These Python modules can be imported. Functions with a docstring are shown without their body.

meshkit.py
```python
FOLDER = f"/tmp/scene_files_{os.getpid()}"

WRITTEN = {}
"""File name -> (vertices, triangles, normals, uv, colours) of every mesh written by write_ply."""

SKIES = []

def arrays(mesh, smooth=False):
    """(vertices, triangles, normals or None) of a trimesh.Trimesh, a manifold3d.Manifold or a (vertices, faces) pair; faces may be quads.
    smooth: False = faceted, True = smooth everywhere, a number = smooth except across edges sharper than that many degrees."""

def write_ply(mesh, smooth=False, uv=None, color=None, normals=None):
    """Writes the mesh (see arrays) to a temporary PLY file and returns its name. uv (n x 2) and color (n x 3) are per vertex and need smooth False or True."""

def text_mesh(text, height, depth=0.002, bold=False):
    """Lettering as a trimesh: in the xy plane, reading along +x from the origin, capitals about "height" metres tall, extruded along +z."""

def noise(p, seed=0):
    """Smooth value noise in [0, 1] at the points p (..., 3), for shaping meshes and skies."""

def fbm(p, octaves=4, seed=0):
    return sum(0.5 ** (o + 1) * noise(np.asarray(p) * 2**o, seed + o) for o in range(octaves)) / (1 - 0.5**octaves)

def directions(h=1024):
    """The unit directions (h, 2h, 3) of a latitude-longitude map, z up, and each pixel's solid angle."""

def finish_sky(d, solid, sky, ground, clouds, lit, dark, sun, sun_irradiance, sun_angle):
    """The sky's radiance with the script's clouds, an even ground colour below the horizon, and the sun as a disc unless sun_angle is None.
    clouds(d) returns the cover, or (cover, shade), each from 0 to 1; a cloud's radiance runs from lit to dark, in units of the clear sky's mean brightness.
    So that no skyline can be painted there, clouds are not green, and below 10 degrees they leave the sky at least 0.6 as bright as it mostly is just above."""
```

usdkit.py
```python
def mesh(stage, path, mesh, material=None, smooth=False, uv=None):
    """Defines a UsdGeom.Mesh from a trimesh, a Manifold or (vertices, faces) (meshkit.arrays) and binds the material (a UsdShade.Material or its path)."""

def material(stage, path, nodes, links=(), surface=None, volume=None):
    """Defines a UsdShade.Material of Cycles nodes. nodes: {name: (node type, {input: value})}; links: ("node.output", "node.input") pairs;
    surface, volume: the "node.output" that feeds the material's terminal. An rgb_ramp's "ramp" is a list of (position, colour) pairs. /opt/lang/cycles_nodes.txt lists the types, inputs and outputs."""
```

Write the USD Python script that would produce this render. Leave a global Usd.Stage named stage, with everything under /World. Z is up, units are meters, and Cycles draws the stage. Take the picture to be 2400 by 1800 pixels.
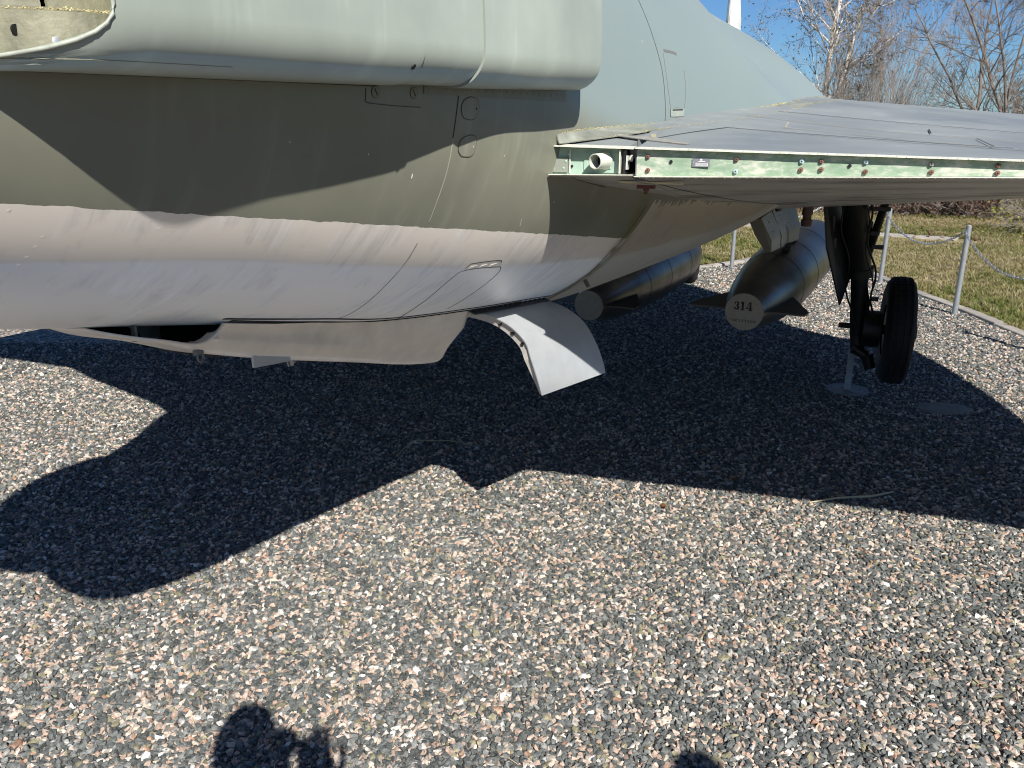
import math, random
import numpy as np
import trimesh
import usdkit, meshkit
from pxr import Usd, UsdGeom, UsdLux, UsdShade, Sdf, Gf, Vt
from scipy.interpolate import PchipInterpolator as PCH
from scipy.spatial.transform import Rotation

random.seed(7)
RNG = np.random.default_rng(7)
stage = Usd.Stage.CreateInMemory()
UsdGeom.SetStageUpAxis(stage, 'Z')
UsdGeom.SetStageMetersPerUnit(stage, 1.0)
UsdGeom.Xform.Define(stage, '/World')

# ---------------------------------------------------------------- camera, sky, sun
EYE = 1.62
PITCH = 17.5
cam = UsdGeom.Camera.Define(stage, '/World/camera')
cam.AddTranslateOp().Set(Gf.Vec3d(0, 0, EYE))
cam.AddRotateXOp().Set(90 - PITCH)
cam.CreateHorizontalApertureAttr(36.0)
cam.CreateVerticalApertureAttr(27.0)
cam.CreateFocalLengthAttr(36.0 * 1900 / 2400)
cam.CreateClippingRangeAttr(Gf.Vec2f(0.05, 2000))
cam.CreateExposureAttr(0.78)

SUN = np.array([0.346, -1.14, 1.0]); SUN /= np.linalg.norm(SUN)
SUN_EL = math.asin(SUN[2]); SUN_ROT = math.atan2(SUN[0], SUN[1])
sky_mat = usdkit.material(stage, '/World/Looks/sky_look', {
    'sky': ('sky_texture', {'sky_type': 'single_scattering', 'sun_disc': False, 'sun_elevation': SUN_EL, 'sun_rotation': SUN_ROT, 'air_density': 1.0, 'aerosol_density': 0.15, 'ozone_density': 2.0}),
    't': ('mix_color', {'blend_type': 'multiply', 'fac': 1.0, 'b': (0.47, 0.73, 1.08)}),
    'b': ('background_shader', {'strength': 0.05})}, [('sky.color', 't.a'), ('t.result', 'b.color')], surface='b.background')
dome = UsdLux.DomeLight.Define(stage, '/World/sky')
UsdShade.MaterialBindingAPI.Apply(dome.GetPrim()).Bind(sky_mat)
dome.GetPrim().SetCustomDataByKey('kind', 'structure')
sun = UsdLux.DistantLight.Define(stage, '/World/sun')
sun.CreateNormalizeAttr(True); sun.CreateIntensityAttr(1.25); sun.CreateAngleAttr(0.53)
sun.CreateColorAttr(Gf.Vec3f(1.0, 0.955, 0.88))
yaw = math.degrees(math.atan2(SUN[1], SUN[0])) + 90
sun.AddRotateZOp().Set(yaw); sun.AddRotateXOp().Set(90 - math.degrees(SUN_EL))

# ---------------------------------------------------------------- helpers
used = {}
def name_at(parent, name):
    k = (parent, name); n = used.get(k, 0); used[k] = n + 1
    return f'{parent}/{name}' + (f'_{n:03d}' if n else '')
def path_of(parent):
    return '/World' if parent is None else (parent if isinstance(parent, str) else str(parent.GetPath()))
def obj(name, mesh, mat, parent=None, smooth=False, kind=None, label=None, cat=None, group=None):
    if isinstance(mesh, (list, tuple)) and not isinstance(mesh[0], np.ndarray):
        mesh = trimesh.util.concatenate([m for m in mesh])
    p = usdkit.mesh(stage, name_at(path_of(parent), name), mesh, mat, smooth=smooth).GetPrim()
    tag(p, label, cat, group, kind)
    return p
def tag(p, label=None, cat=None, group=None, kind=None):
    for k, v in (('label', label), ('category', cat), ('group', group), ('kind', kind)):
        if v: p.SetCustomDataByKey(k, v)
def thing(name, label, cat, loc=(0, 0, 0), rotz=0, group=None, parent=None):
    x = UsdGeom.Xform.Define(stage, name_at(path_of(parent), name))
    x.AddTranslateOp().Set(Gf.Vec3d(*map(float, loc)))
    if rotz: x.AddRotateZOp().Set(float(rotz))
    tag(x.GetPrim(), label, cat, group)
    return x.GetPrim()
def dup(src, name, loc, rotz, label, cat, group):
    p = thing(name, label, cat, loc, rotz, group)
    p.GetReferences().AddInternalReference(src.GetPath()); p.SetInstanceable(True)
    return p
def box(c, size, rot=None):
    m = trimesh.creation.box(size)
    if rot is not None: m.apply_transform(rot)
    m.apply_translation(c); return m
def cyl(p0, p1, r, n=16, r1=None):
    p0, p1 = np.array(p0, float), np.array(p1, float)
    d = p1 - p0; L = np.linalg.norm(d); d /= L
    a = np.cross(d, [0, 0, 1.0]) if abs(d[2]) < .95 else np.cross(d, [1.0, 0, 0]); a /= np.linalg.norm(a); b = np.cross(d, a)
    t = np.arange(n) / n * 2 * np.pi
    ring = np.cos(t)[:, None] * a + np.sin(t)[:, None] * b
    r1 = r if r1 is None else r1
    v = np.vstack([p0 + ring * r, p1 + ring * r1, [p0], [p1]])
    f = []
    for i in range(n):
        j = (i + 1) % n
        f += [[i, n + j, j], [i, n + i, n + j], [2 * n, i, j], [2 * n + 1, n + j, n + i]]
    m = trimesh.Trimesh(v, f, process=False); m.fix_normals(); return m
def tube(pts, rad, n=6):
    pts = np.asarray(pts, float); rad = np.broadcast_to(rad, len(pts))
    t = np.gradient(pts, axis=0); t /= np.linalg.norm(t, axis=1, keepdims=True) + 1e-12
    up = np.array([0.31, 0.2, 0.93])
    a = np.cross(t, up); a /= np.linalg.norm(a, axis=1, keepdims=True) + 1e-9; b = np.cross(t, a)
    th = np.arange(n) / n * 2 * np.pi
    v = (pts[:, None] + rad[:, None, None] * (np.cos(th)[None, :, None] * a[:, None] + np.sin(th)[None, :, None] * b[:, None])).reshape(-1, 3)
    f = []
    m = len(pts)
    for i in range(m - 1):
        for j in range(n):
            k = (j + 1) % n
            f += [[i * n + j, i * n + k, (i + 1) * n + k], [i * n + j, (i + 1) * n + k, (i + 1) * n + j]]
    for j in range(1, n - 1):
        f += [[0, j + 1, j], [(m - 1) * n, (m - 1) * n + j, (m - 1) * n + j + 1]]
    return trimesh.Trimesh(v, f, process=False)
def tubes(items, n):
    """Many tubes (points, radii) as one mesh, built in one go."""
    V, F, o = [], [], 0
    th = np.arange(n) / n * 2 * np.pi; cs, sn = np.cos(th)[None, :, None], np.sin(th)[None, :, None]
    for pts, rad in items:
        t = np.gradient(pts, axis=0); t /= np.linalg.norm(t, axis=1, keepdims=True) + 1e-12
        a = np.cross(t, (0.31, 0.2, 0.93)); a /= np.linalg.norm(a, axis=1, keepdims=True) + 1e-9; b = np.cross(t, a)
        V.append((pts[:, None] + np.asarray(rad)[:, None, None] * (cs * a[:, None] + sn * b[:, None])).reshape(-1, 3))
        m = len(pts); i = np.repeat(np.arange(m - 1), n); j = np.tile(np.arange(n), m - 1); k = (j + 1) % n
        f = np.stack([np.stack([i * n + j, i * n + k, (i + 1) * n + k], 1), np.stack([i * n + j, (i + 1) * n + k, (i + 1) * n + j], 1)], 1).reshape(-1, 3)
        F.append(f + o); o += m * n
    return trimesh.Trimesh(np.vstack(V), np.vstack(F), process=False)
def grid(P, closed_v=False):
    """P (m, n, 3) -> quad grid."""
    m, n = P.shape[:2]
    i, j = np.meshgrid(np.arange(m - 1), np.arange(n if closed_v else n - 1), indexing='ij')
    k = (j + 1) % n
    f = np.stack([i * n + j, (i + 1) * n + j, (i + 1) * n + k, i * n + k], -1).reshape(-1, 4)
    f = np.vstack([f[:, [0, 1, 2]], f[:, [0, 2, 3]]])
    return trimesh.Trimesh(P.reshape(-1, 3), f, process=False)
def shell(P, N, th):
    """grid P with thickness th along -N, closed edges."""
    m, n = P.shape[:2]
    a = grid(P); Q = P - N * th; b = grid(Q)
    b.faces = b.faces[:, ::-1]
    nv = m * n
    ring = [i * n for i in range(m)] + [(m - 1) * n + j for j in range(1, n)] + [i * n + n - 1 for i in range(m - 2, -1, -1)] + [j for j in range(n - 2, 0, -1)]
    f = []
    for x, y in zip(ring, ring[1:] + ring[:1]):
        f += [[x, y, y + nv], [x, y + nv, x + nv]]
    v = np.vstack([P.reshape(-1, 3), Q.reshape(-1, 3)])
    m_ = trimesh.Trimesh(v, np.vstack([a.faces, b.faces + nv, f]), process=False)
    m_.fix_normals()
    return m_
def normals_of(P):
    du = np.gradient(P, axis=0); dv = np.gradient(P, axis=1)
    n = np.cross(du, dv); return n / (np.linalg.norm(n, axis=-1, keepdims=True) + 1e-12)
def quats(q):
    return Vt.QuathArray([Gf.Quath(w, x, y, z) for x, y, z, w in np.asarray(q, float).tolist()])

# ---------------------------------------------------------------- materials
def M(name, nodes, links, surface='p.BSDF'):
    return usdkit.material(stage, f'/World/Looks/{name}', nodes, links, surface=surface)
def plain(name, col, rough=.5, metal=0.0, spec=.5, var=.12, scale=9.0, bump=0.0, bscale=120.):
    n = {'tc': ('texture_coordinate', {}), 'n': ('noise_texture', {'scale': scale, 'detail': 6, 'roughness': .6}),
         'r': ('rgb_ramp', {'ramp': [(.3, tuple(np.array(col) * (1 - var))), (.7, tuple(np.minimum(1, np.array(col) * (1 + var))))]}),
         'p': ('principled_bsdf', {'roughness': rough, 'metallic': metal, 'specular_ior_level': spec})}
    l = [('tc.object', 'n.vector'), ('n.fac', 'r.fac'), ('r.color', 'p.base_color')]
    if bump:
        n['n2'] = ('noise_texture', {'scale': bscale, 'detail': 4}); n['b'] = ('bump', {'strength': bump, 'distance': .004})
        l += [('tc.object', 'n2.vector'), ('n2.fac', 'b.height'), ('b.normal', 'p.normal')]
    return M(name, n, l)
# ---------------------------------------------------------------- the aircraft's shape (x to its right, y forward, z up; x = 0 is its plane of symmetry)
YAW = 20.0
BASE_R = -1.3
_Y = [.48, .8, 1.35, 2.05, 2.6, 3.2, 3.7, 4.3, 5.2, 7.0, 9.5]
_W = PCH(_Y, [.34, .41, .515, .665, .80, 1.035, 1.35, 1.41, 1.285, 1.0, .55])
_ZU = PCH(_Y, [2.22, 2.13, 2.24, 2.40, 2.50, 2.53, 2.40, 2.37, 2.48, 2.4, 2.0])
_ZM = PCH(_Y, [1.79, 1.745, 1.73, 1.70, 1.66, 1.60, 1.545, 1.59, 1.53, 1.55, 1.55])
_ZB = PCH(_Y, [1.455, 1.335, 1.215, 1.065, .955, .89, .94, .985, 1.055, 1.1, 1.2])
_NU = PCH(_Y, [2.0, 2.0, 2.0, 2.0, 1.88, 1.65, 1.22, 1.45, 1.5, 1.8, 2.0])
_ND = PCH(_Y, [2.0, 2.0, 2.0, 2.0, 1.9, 1.8, 1.65, 1.54, 1.52, 1.9, 2.0])
def body_ring(y, n=96):
    th = np.linspace(-np.pi, np.pi, n, endpoint=False)
    c, s = np.cos(th), np.sin(th)
    nu, nd = float(_NU(y)), float(_ND(y))
    e = np.where(s > 0, 2 / nu, 2 / nd)
    h = np.where(s > 0, _ZU(y) - _ZM(y), _ZM(y) - _ZB(y))
    return np.stack([_W(y) * np.sign(c) * np.abs(c) ** e, np.full(n, y), _ZM(y) + h * np.sign(s) * np.abs(s) ** e], -1)
def side_x(y, z):
    y, z = np.asarray(y, float), np.asarray(z, float)
    up = z > _ZM(y)
    n = np.where(up, _NU(y), _ND(y)); h = np.where(up, _ZU(y) - _ZM(y), _ZM(y) - _ZB(y))
    q = np.clip(np.abs(z - _ZM(y)) / h, 0, 1)
    return _W(y) * (1 - q ** n) ** (1 / n)
def side(y, z, off=0.0, sgn=1):
    """Point on the fuselage's right (sgn 1) or left (-1) flank at station y and height z, off metres proud of the skin."""
    y, z = np.asarray(y, float), np.asarray(z, float)
    e = 1e-3
    P = np.stack([side_x(y, z), y, z], -1)
    dy = np.stack([(side_x(y + e, z) - side_x(y - e, z)) / (2 * e), np.ones_like(y), np.zeros_like(y)], -1)
    dz = np.stack([(side_x(y, z + e) - side_x(y, z - e)) / (2 * e), np.zeros_like(y), np.ones_like(y)], -1)
    n = np.cross(dy, dz); n /= np.linalg.norm(n, axis=-1, keepdims=True)
    P = P + n * off
    return P * np.array([sgn, 1, 1])

# ---------------------------------------------------------------- ground
STONE_COL = [((.068, .075, .073), 30), ((.105, .112, .108), 24), ((.17, .175, .168), 13), ((.35, .26, .21), 12), ((.41, .345, .285), 11), ((.46, .44, .41), 5), ((.34, .21, .145), 1.4), ((.20, .185, .12), 3.7)]
def gravel_ground_mat():
    n = {'g': ('geometry', {}), 'v': ('voronoi_texture', {'scale': 62.0, 'randomness': 1.0}), 'v2': ('voronoi_texture', {'scale': 62.0, 'feature': 'distance_to_edge', 'randomness': 1.0}),
         'wn': ('separate_color', {}),
         'r': ('rgb_ramp', {'interpolate': False, 'ramp': [(0, (.085, .088, .082)), (.24, (.135, .135, .125)), (.42, (.22, .21, .19)), (.56, (.40, .30, .235)), (.70, (.50, .41, .335)), (.88, (.58, .54, .48)), (.97, (.38, .22, .14))]}),
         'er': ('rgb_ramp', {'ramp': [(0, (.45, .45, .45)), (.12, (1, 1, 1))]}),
         'mx': ('mix_color', {'blend_type': 'multiply', 'fac': 1.0}),
         'b': ('bump', {'strength': 1.0, 'distance': .01}), 'p': ('principled_bsdf', {'roughness': .85, 'specular_ior_level': .25})}
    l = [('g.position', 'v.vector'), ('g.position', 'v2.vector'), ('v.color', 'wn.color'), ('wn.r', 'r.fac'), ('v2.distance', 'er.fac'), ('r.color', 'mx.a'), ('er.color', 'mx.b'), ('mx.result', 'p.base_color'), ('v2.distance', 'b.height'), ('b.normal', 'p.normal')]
    return M('gravel_ground_look', n, l)
def quad_sheet(poly, z):
    from shapely.geometry import Polygon
    v, f = trimesh.creation.triangulate_polygon(Polygon(poly), engine='earcut')
    return trimesh.Trimesh(np.column_stack([v, np.full(len(v), z)]), f, process=False)

KERB = [(4.17, -9), (4.17, 0), (4.17, 6.4), (4.18, 7.4), (4.15, 8.2), (4.17, 9.2), (4.16, 10.0), (3.95, 10.55), (3.5, 10.62), (2.85, 10.2), (2.45, 9.9), (1.6, 9.55), (0.2, 9.3), (-3, 9.2), (-9, 9.4), (-16, 9.8)]
def smooth_line(pts, n):
    pts = np.array(pts, float); d = np.r_[0, np.cumsum(np.linalg.norm(np.diff(pts, axis=0), axis=1))]
    s = np.linspace(0, d[-1], n); return np.column_stack([PCH(d, pts[:, i])(s) for i in range(pts.shape[1])])
kerb_line = smooth_line(KERB, 160)
from shapely.geometry import Polygon as SPoly, Point as SPoint, LineString
from shapely import contains_xy
yard = SPoly(list(map(tuple, kerb_line)) + [(-16, -9)])
obj('terrain', quad_sheet([(-300, -200), (300, -200), (300, 400), (-300, 400)], -0.03), plain('soil_look', (.10, .085, .05), .95, scale=3), kind='structure')
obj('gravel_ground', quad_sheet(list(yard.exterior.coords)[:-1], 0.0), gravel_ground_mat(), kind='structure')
lawn_poly = SPoly(list(map(tuple, kerb_line)) + [(-16, 60), (60, 60), (60, -9)])

def stone_mesh(rng, el):
    p = rng.normal(size=(13, 3)); p /= np.linalg.norm(p, axis=1, keepdims=True)
    p = np.sign(p) * np.abs(p) ** .8
    p *= np.array(el) * rng.uniform(.82, 1.12, (13, 1))
    h = trimesh.convex.convex_hull(p); h.fix_normals(); return h
def stone_mat(i, c):
    c = np.array(c)
    n = {'tc': ('texture_coordinate', {}), 'o': ('object_info', {}), 'n': ('noise_texture', {'scale': 190.0, 'detail': 5, 'roughness': .7}),
         'r': ('rgb_ramp', {'ramp': [(.32, tuple(c * .62)), (.5, tuple(c)), (.68, tuple(np.minimum(c * 1.4 + .02, .85)))]}),
         'mr': ('map_range', {'from_min': 0., 'from_max': 1., 'to_min': .72, 'to_max': 1.25}),
         'h': ('hsv', {'hue': .5, 'saturation': 1.0, 'fac': 1.0}),
         'p': ('principled_bsdf', {'roughness': .72, 'specular_ior_level': .35})}
    return M(f'stone_look_{i:03d}', n, [('tc.object', 'n.vector'), ('n.fac', 'r.fac'), ('r.color', 'h.color'), ('o.random', 'mr.value'), ('mr.result', 'h.value'), ('h.color', 'p.base_color')])
def make_gravel():
    path = '/World/gravel'
    inst = UsdGeom.PointInstancer.Define(stage, path)
    tag(inst.GetPrim(), 'loose grey, pink and white crushed stone chippings covering the yard', 'gravel', kind='stuff')
    protos, wts = [], []
    rng = np.random.default_rng(11)
    UsdGeom.Scope.Define(stage, path + '/stones')
    for i, (c, w) in enumerate(STONE_COL):
        mt = stone_mat(i, c)
        for k in range(6):
            el = np.array([rng.uniform(.9, 1.5), rng.uniform(.7, 1.05), rng.uniform(.5, .8)]) * .0088
            nm = 'stone' + (f'_{len(protos):03d}' if protos else '')
            usdkit.mesh(stage, f'{path}/stones/{nm}', stone_mesh(rng, el), mt, smooth=False)
            protos.append(f'{path}/stones/{nm}'); wts.append(w / 6)
    pts = []
    def patch(x0, x1, y0, y1, sp, zlo, zhi, keep=lambda x, y: np.ones(len(x), bool), smin=.75, smax=1.35):
        gx, gy = np.meshgrid(np.arange(x0, x1, sp), np.arange(y0, y1, sp))
        x, y = gx.ravel() + rng.uniform(-.5, .5, gx.size) * sp, gy.ravel() + rng.uniform(-.5, .5, gx.size) * sp
        k = keep(x, y) & contains_xy(yard.buffer(-.02), x, y)
        x, y = x[k], y[k]
        sc = rng.uniform(smin, smax, len(x)) * np.where(rng.random(len(x)) < .08, 1.35, 1.0)
        pts.append(np.column_stack([x, y, rng.uniform(zlo, zhi, len(x)), sc]))
    fr = lambda x, y: np.abs(x) < .64 * (y + .9) + .3
    patch(-3.6, 3.6, 1.05, 3.2, .0124, .001, .006, fr, .78, 1.4)
    patch(-4.5, 4.2, 3.2, 5.2, .0145, .001, .006, fr, .80, 1.42)
    patch(-5.5, 4.2, 5.2, 7.4, .0190, .001, .007, lambda x, y: fr(x, y) & ((x > -.4) | (y < 6.2)), .9, 1.6)
    patch(-.6, 4.2, 7.4, 10.8, .0240, .001, .007, fr, 1.0, 1.7)
    P = np.vstack(pts); n = len(P)
    q = Rotation.from_euler('zyx', np.column_stack([rng.uniform(0, 6.283, n), rng.normal(0, .5, n), rng.normal(0, .5, n)])).as_quat()
    idx = rng.choice(len(protos), n, p=np.array(wts) / sum(wts))
    inst.CreatePrototypesRel().SetTargets([Sdf.Path(p) for p in protos])
    inst.CreateProtoIndicesAttr(Vt.IntArray.FromNumpy(idx.astype(np.int32)))
    inst.CreatePositionsAttr(Vt.Vec3fArray.FromNumpy(P[:, :3].astype(np.float32)))
    inst.CreateScalesAttr(Vt.Vec3fArray.FromNumpy(np.repeat(P[:, 3:4], 3, 1).astype(np.float32)))
    inst.CreateOrientationsAttr(quats(q))
    print('stones', n)
make_gravel()

# ---------------------------------------------------------------- the aircraft
jet = thing('jet_aircraft', 'green and silver delta winged jet seen from behind its tail on the gravel yard', 'aircraft',
            (BASE_R * math.cos(math.radians(YAW)), -BASE_R * math.sin(math.radians(YAW)), 0), -YAW)
def PLANE(y, x, z):                       # local point of the aircraft in the world
    a = math.radians(YAW); r = x + BASE_R
    return np.array([y * math.sin(a) + r * math.cos(a), y * math.cos(a) - r * math.sin(a), z])

def paint_nodes(col, rough=.42, chalk=None):
    """Weathered matt paint with fine vertical wash streaks and pale rubbed spots."""
    c = np.array(col)
    n = {'tc': ('texture_coordinate', {}), 'mp': ('mapping', {'scale': (9, 15, 1.3)}), 'n1': ('noise_texture', {'scale': 1.0, 'detail': 5, 'roughness': .55}),
         'n2': ('noise_texture', {'scale': 2.3, 'detail': 5, 'roughness': .6}), 'n3': ('noise_texture', {'scale': 42.0, 'detail': 6, 'roughness': .7}),
         'r1': ('rgb_ramp', {'ramp': [(.30, tuple(c * .95)), (.58, tuple(c)), (.66, tuple(c * 1.10 + .004)), (.75, tuple(c * 1.22 + .008))]}),
         'r2': ('rgb_ramp', {'ramp': [(.33, (.84, .84, .83)), (.66, (1.12, 1.11, 1.08))]}),
         'mx': ('mix_color', {'blend_type': 'multiply', 'fac': 1.0}),
         'r3': ('rgb_ramp', {'ramp': [(.70, (0, 0, 0)), (.78, (.25, .25, .25))]}),
         'mw': ('mix_color', {'blend_type': 'mix', 'b': tuple(c * 1.8 + .03)}),
         'rr': ('map_range', {'from_min': .3, 'from_max': .7, 'to_min': rough - .06, 'to_max': rough + .08}),
         'p': ('principled_bsdf', {'specular_ior_level': .5, 'diffuse_roughness': .7})}
    if chalk is not None:
        q = np.array(chalk)
        n |= {'cz': ('separate_xyz', {}), 'cn': ('noise_texture', {'scale': 3.0, 'detail': 4}), 'ca': ('math', {'math_type': 'multiply_add', 'value2': .10}), 'cf': ('map_range', {'clamp': True, 'from_min': 2.0, 'from_max': 2.6, 'to_min': 0., 'to_max': .11}), 'cg': ('math', {'math_type': 'add'}), 'cr': ('map_range', {'range_type': 'smoothstep', 'from_min': 1.68, 'from_max': 1.80, 'to_min': 0., 'to_max': 1.}),
              'cm': ('mix_color', {'blend_type': 'mix', 'b': tuple(q)}), 'cmul': ('mix_color', {'blend_type': 'mix'})}
    l = [('tc.object', 'mp.vector'), ('mp.vector', 'n1.vector'), ('tc.object', 'n2.vector'), ('tc.object', 'n3.vector'), ('n1.fac', 'r1.fac'), ('n2.fac', 'r2.fac'),
         ('r1.color', 'mx.a'), ('r2.color', 'mx.b'), ('n3.fac', 'r3.fac'), ('r3.color', 'mw.fac'), ('n2.fac', 'rr.value'), ('rr.result', 'p.roughness')]
    if chalk is not None:
        l += [('tc.object', 'cz.vector'), ('tc.object', 'cn.vector'), ('cn.fac', 'ca.value1'), ('cz.z', 'ca.value3'), ('ca.value', 'cg.value1'), ('cz.y', 'cf.value'), ('cf.result', 'cg.value2'), ('cg.value', 'cr.value'), ('cr.result', 'cm.fac'), ('mx.result', 'cm.a'), ('cm.result', 'mw.a')]
        del n['cmul']
    else: l.append(('mx.result', 'mw.a'))
    return n, l
GREEN = (.150, .154, .122)
CHALK = (.175, .215, .212)
n_, l_ = paint_nodes((.258, .290, .262)); green_paint = M('green_paint_look', n_, l_ + [('mw.result', 'p.base_color')])
n_, l_ = paint_nodes((.15, .15, .148), .45); wing_paint = M('wing_paint_look', n_, l_ + [('mw.result', 'p.base_color')])

def body_mat():
    """Dark green above, silver lacquer below an uneven hand-sprayed edge; moss along one frame."""
    n, l = paint_nodes(GREEN, chalk=CHALK)
    n |= {'sp': ('separate_xyz', {}), 'edge': ('math', {'math_type': 'multiply_add', 'value2': -.1345, 'value3': 1.632}),
          'en': ('noise_texture', {'scale': 26.0, 'detail': 3}), 'em': ('math', {'math_type': 'multiply_add', 'value2': .008, 'value3': -.004}),
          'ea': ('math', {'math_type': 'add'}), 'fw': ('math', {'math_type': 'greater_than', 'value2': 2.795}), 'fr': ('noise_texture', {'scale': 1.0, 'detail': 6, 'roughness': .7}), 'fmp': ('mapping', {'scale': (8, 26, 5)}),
          'fe': ('math', {'math_type': 'multiply_add', 'value2': .17, 'value3': .035}), 'fs': ('math', {'math_type': 'multiply_add', 'value2': .10, 'value3': -.28}), 'fa': ('math', {'math_type': 'add'}), 'fm': ('math', {'math_type': 'multiply'}), 'eb': ('math', {'math_type': 'add'}), 'cmp': ('math', {'math_type': 'less_than'}),
          'smp': ('mapping', {'scale': (9, 46, 3.2), 'rotation': (0.35, 0, 0)}), 'sn': ('noise_texture', {'scale': 1.0, 'detail': 6, 'roughness': .65}),
          'sr': ('rgb_ramp', {'ramp': [(.34, (.67, .635, .595)), (.49, (.76, .72, .665)), (.66, (.83, .80, .765))]}),
          'pn': ('noise_texture', {'scale': 5.0, 'detail': 6, 'roughness': .65}), 'pr': ('rgb_ramp', {'ramp': [(.47, (0, 0, 0)), (.53, (1, 1, 1))]}),
          'sm': ('mix_color', {'blend_type': 'mix', 'b': (.80, .75, .68)}),
          'mossd': ('math', {'math_type': 'multiply_add', 'value2': .32, 'value3': 0.0}), 'mossy': ('math', {'math_type': 'add'}), 'mo2': ('math', {'math_type': 'subtract', 'value2': 3.175}), 'mo3': ('math', {'math_type': 'absolute'}),
          'mor': ('rgb_ramp', {'ramp': [(0.0, (.85, .85, .85)), (.016, (.7, .7, .7)), (.045, (0, 0, 0))]}), 'mom': ('mix_color', {'blend_type': 'mix', 'b': (.12, .108, .035)}),
          'upl': ('math', {'math_type': 'less_than', 'value2': 1.44}), 'mfac': ('math', {'math_type': 'multiply'}),
          'mdn': ('noise_texture', {'scale': 30.0, 'detail': 5}), 'mdm': ('math', {'math_type': 'multiply'}), 'mdr': ('rgb_ramp', {'ramp': [(.3, (.35, .35, .35)), (.6, (1, 1, 1))]}),
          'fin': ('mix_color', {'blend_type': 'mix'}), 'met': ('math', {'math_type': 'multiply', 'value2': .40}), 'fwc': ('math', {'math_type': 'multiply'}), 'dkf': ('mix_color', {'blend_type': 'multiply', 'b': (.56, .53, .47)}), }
    l += [('tc.object', 'sp.vector'), ('sp.y', 'edge.value1'), ('tc.object', 'en.vector'), ('en.fac', 'em.value1'), ('edge.value', 'ea.value1'), ('em.value', 'ea.value2'), ('sp.z', 'cmp.value1'), ('sp.y', 'fw.value1'), ('tc.object', 'fmp.vector'), ('fmp.vector', 'fr.vector'), ('fr.fac', 'fe.value1'), ('sp.y', 'fs.value1'), ('fe.value', 'fa.value1'), ('fs.value', 'fa.value2'), ('fa.value', 'fm.value1'), ('fw.value', 'fm.value2'), ('ea.value', 'eb.value1'), ('fm.value', 'eb.value2'), ('eb.value', 'cmp.value2'),
          ('tc.object', 'smp.vector'), ('smp.vector', 'sn.vector'), ('sn.fac', 'sr.fac'), ('tc.object', 'pn.vector'), ('pn.fac', 'pr.fac'), ('pr.color', 'sm.fac'), ('sr.color', 'sm.a'),
          ('cmp.value', 'fin.fac'), ('mw.result', 'fin.a'), ('sm.result', 'fin.b'),
          ('sp.z', 'mossd.value1'), ('mossd.value', 'mossy.value1'), ('sp.y', 'mossy.value2'), ('mossy.value', 'mo2.value1'), ('mo2.value', 'mo3.value1'), ('mo3.value', 'mor.fac'),
          ('sp.z', 'upl.value1'), ('mor.color', 'mdm.value1'), ('tc.object', 'mdn.vector'), ('mdn.fac', 'mdr.fac'), ('mdr.color', 'mdm.value2'), ('mdm.value', 'mfac.value1'), ('upl.value', 'mfac.value2'),
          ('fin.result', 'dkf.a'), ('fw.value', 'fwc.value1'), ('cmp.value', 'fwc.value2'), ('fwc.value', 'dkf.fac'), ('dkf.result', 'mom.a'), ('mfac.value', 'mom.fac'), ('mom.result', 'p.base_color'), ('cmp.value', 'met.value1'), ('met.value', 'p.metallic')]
    return M('fuselage_look', n, l)
fus_mat = body_mat()
silver = plain('silver_look', (.76, .715, .65), .42, .45, var=.10, scale=14)
bare = plain('bare_metal_look', (.40, .42, .44), .45, .35, var=.06, scale=20)
seam_mat = plain('seam_look', (.018, .018, .017), .8)
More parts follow.
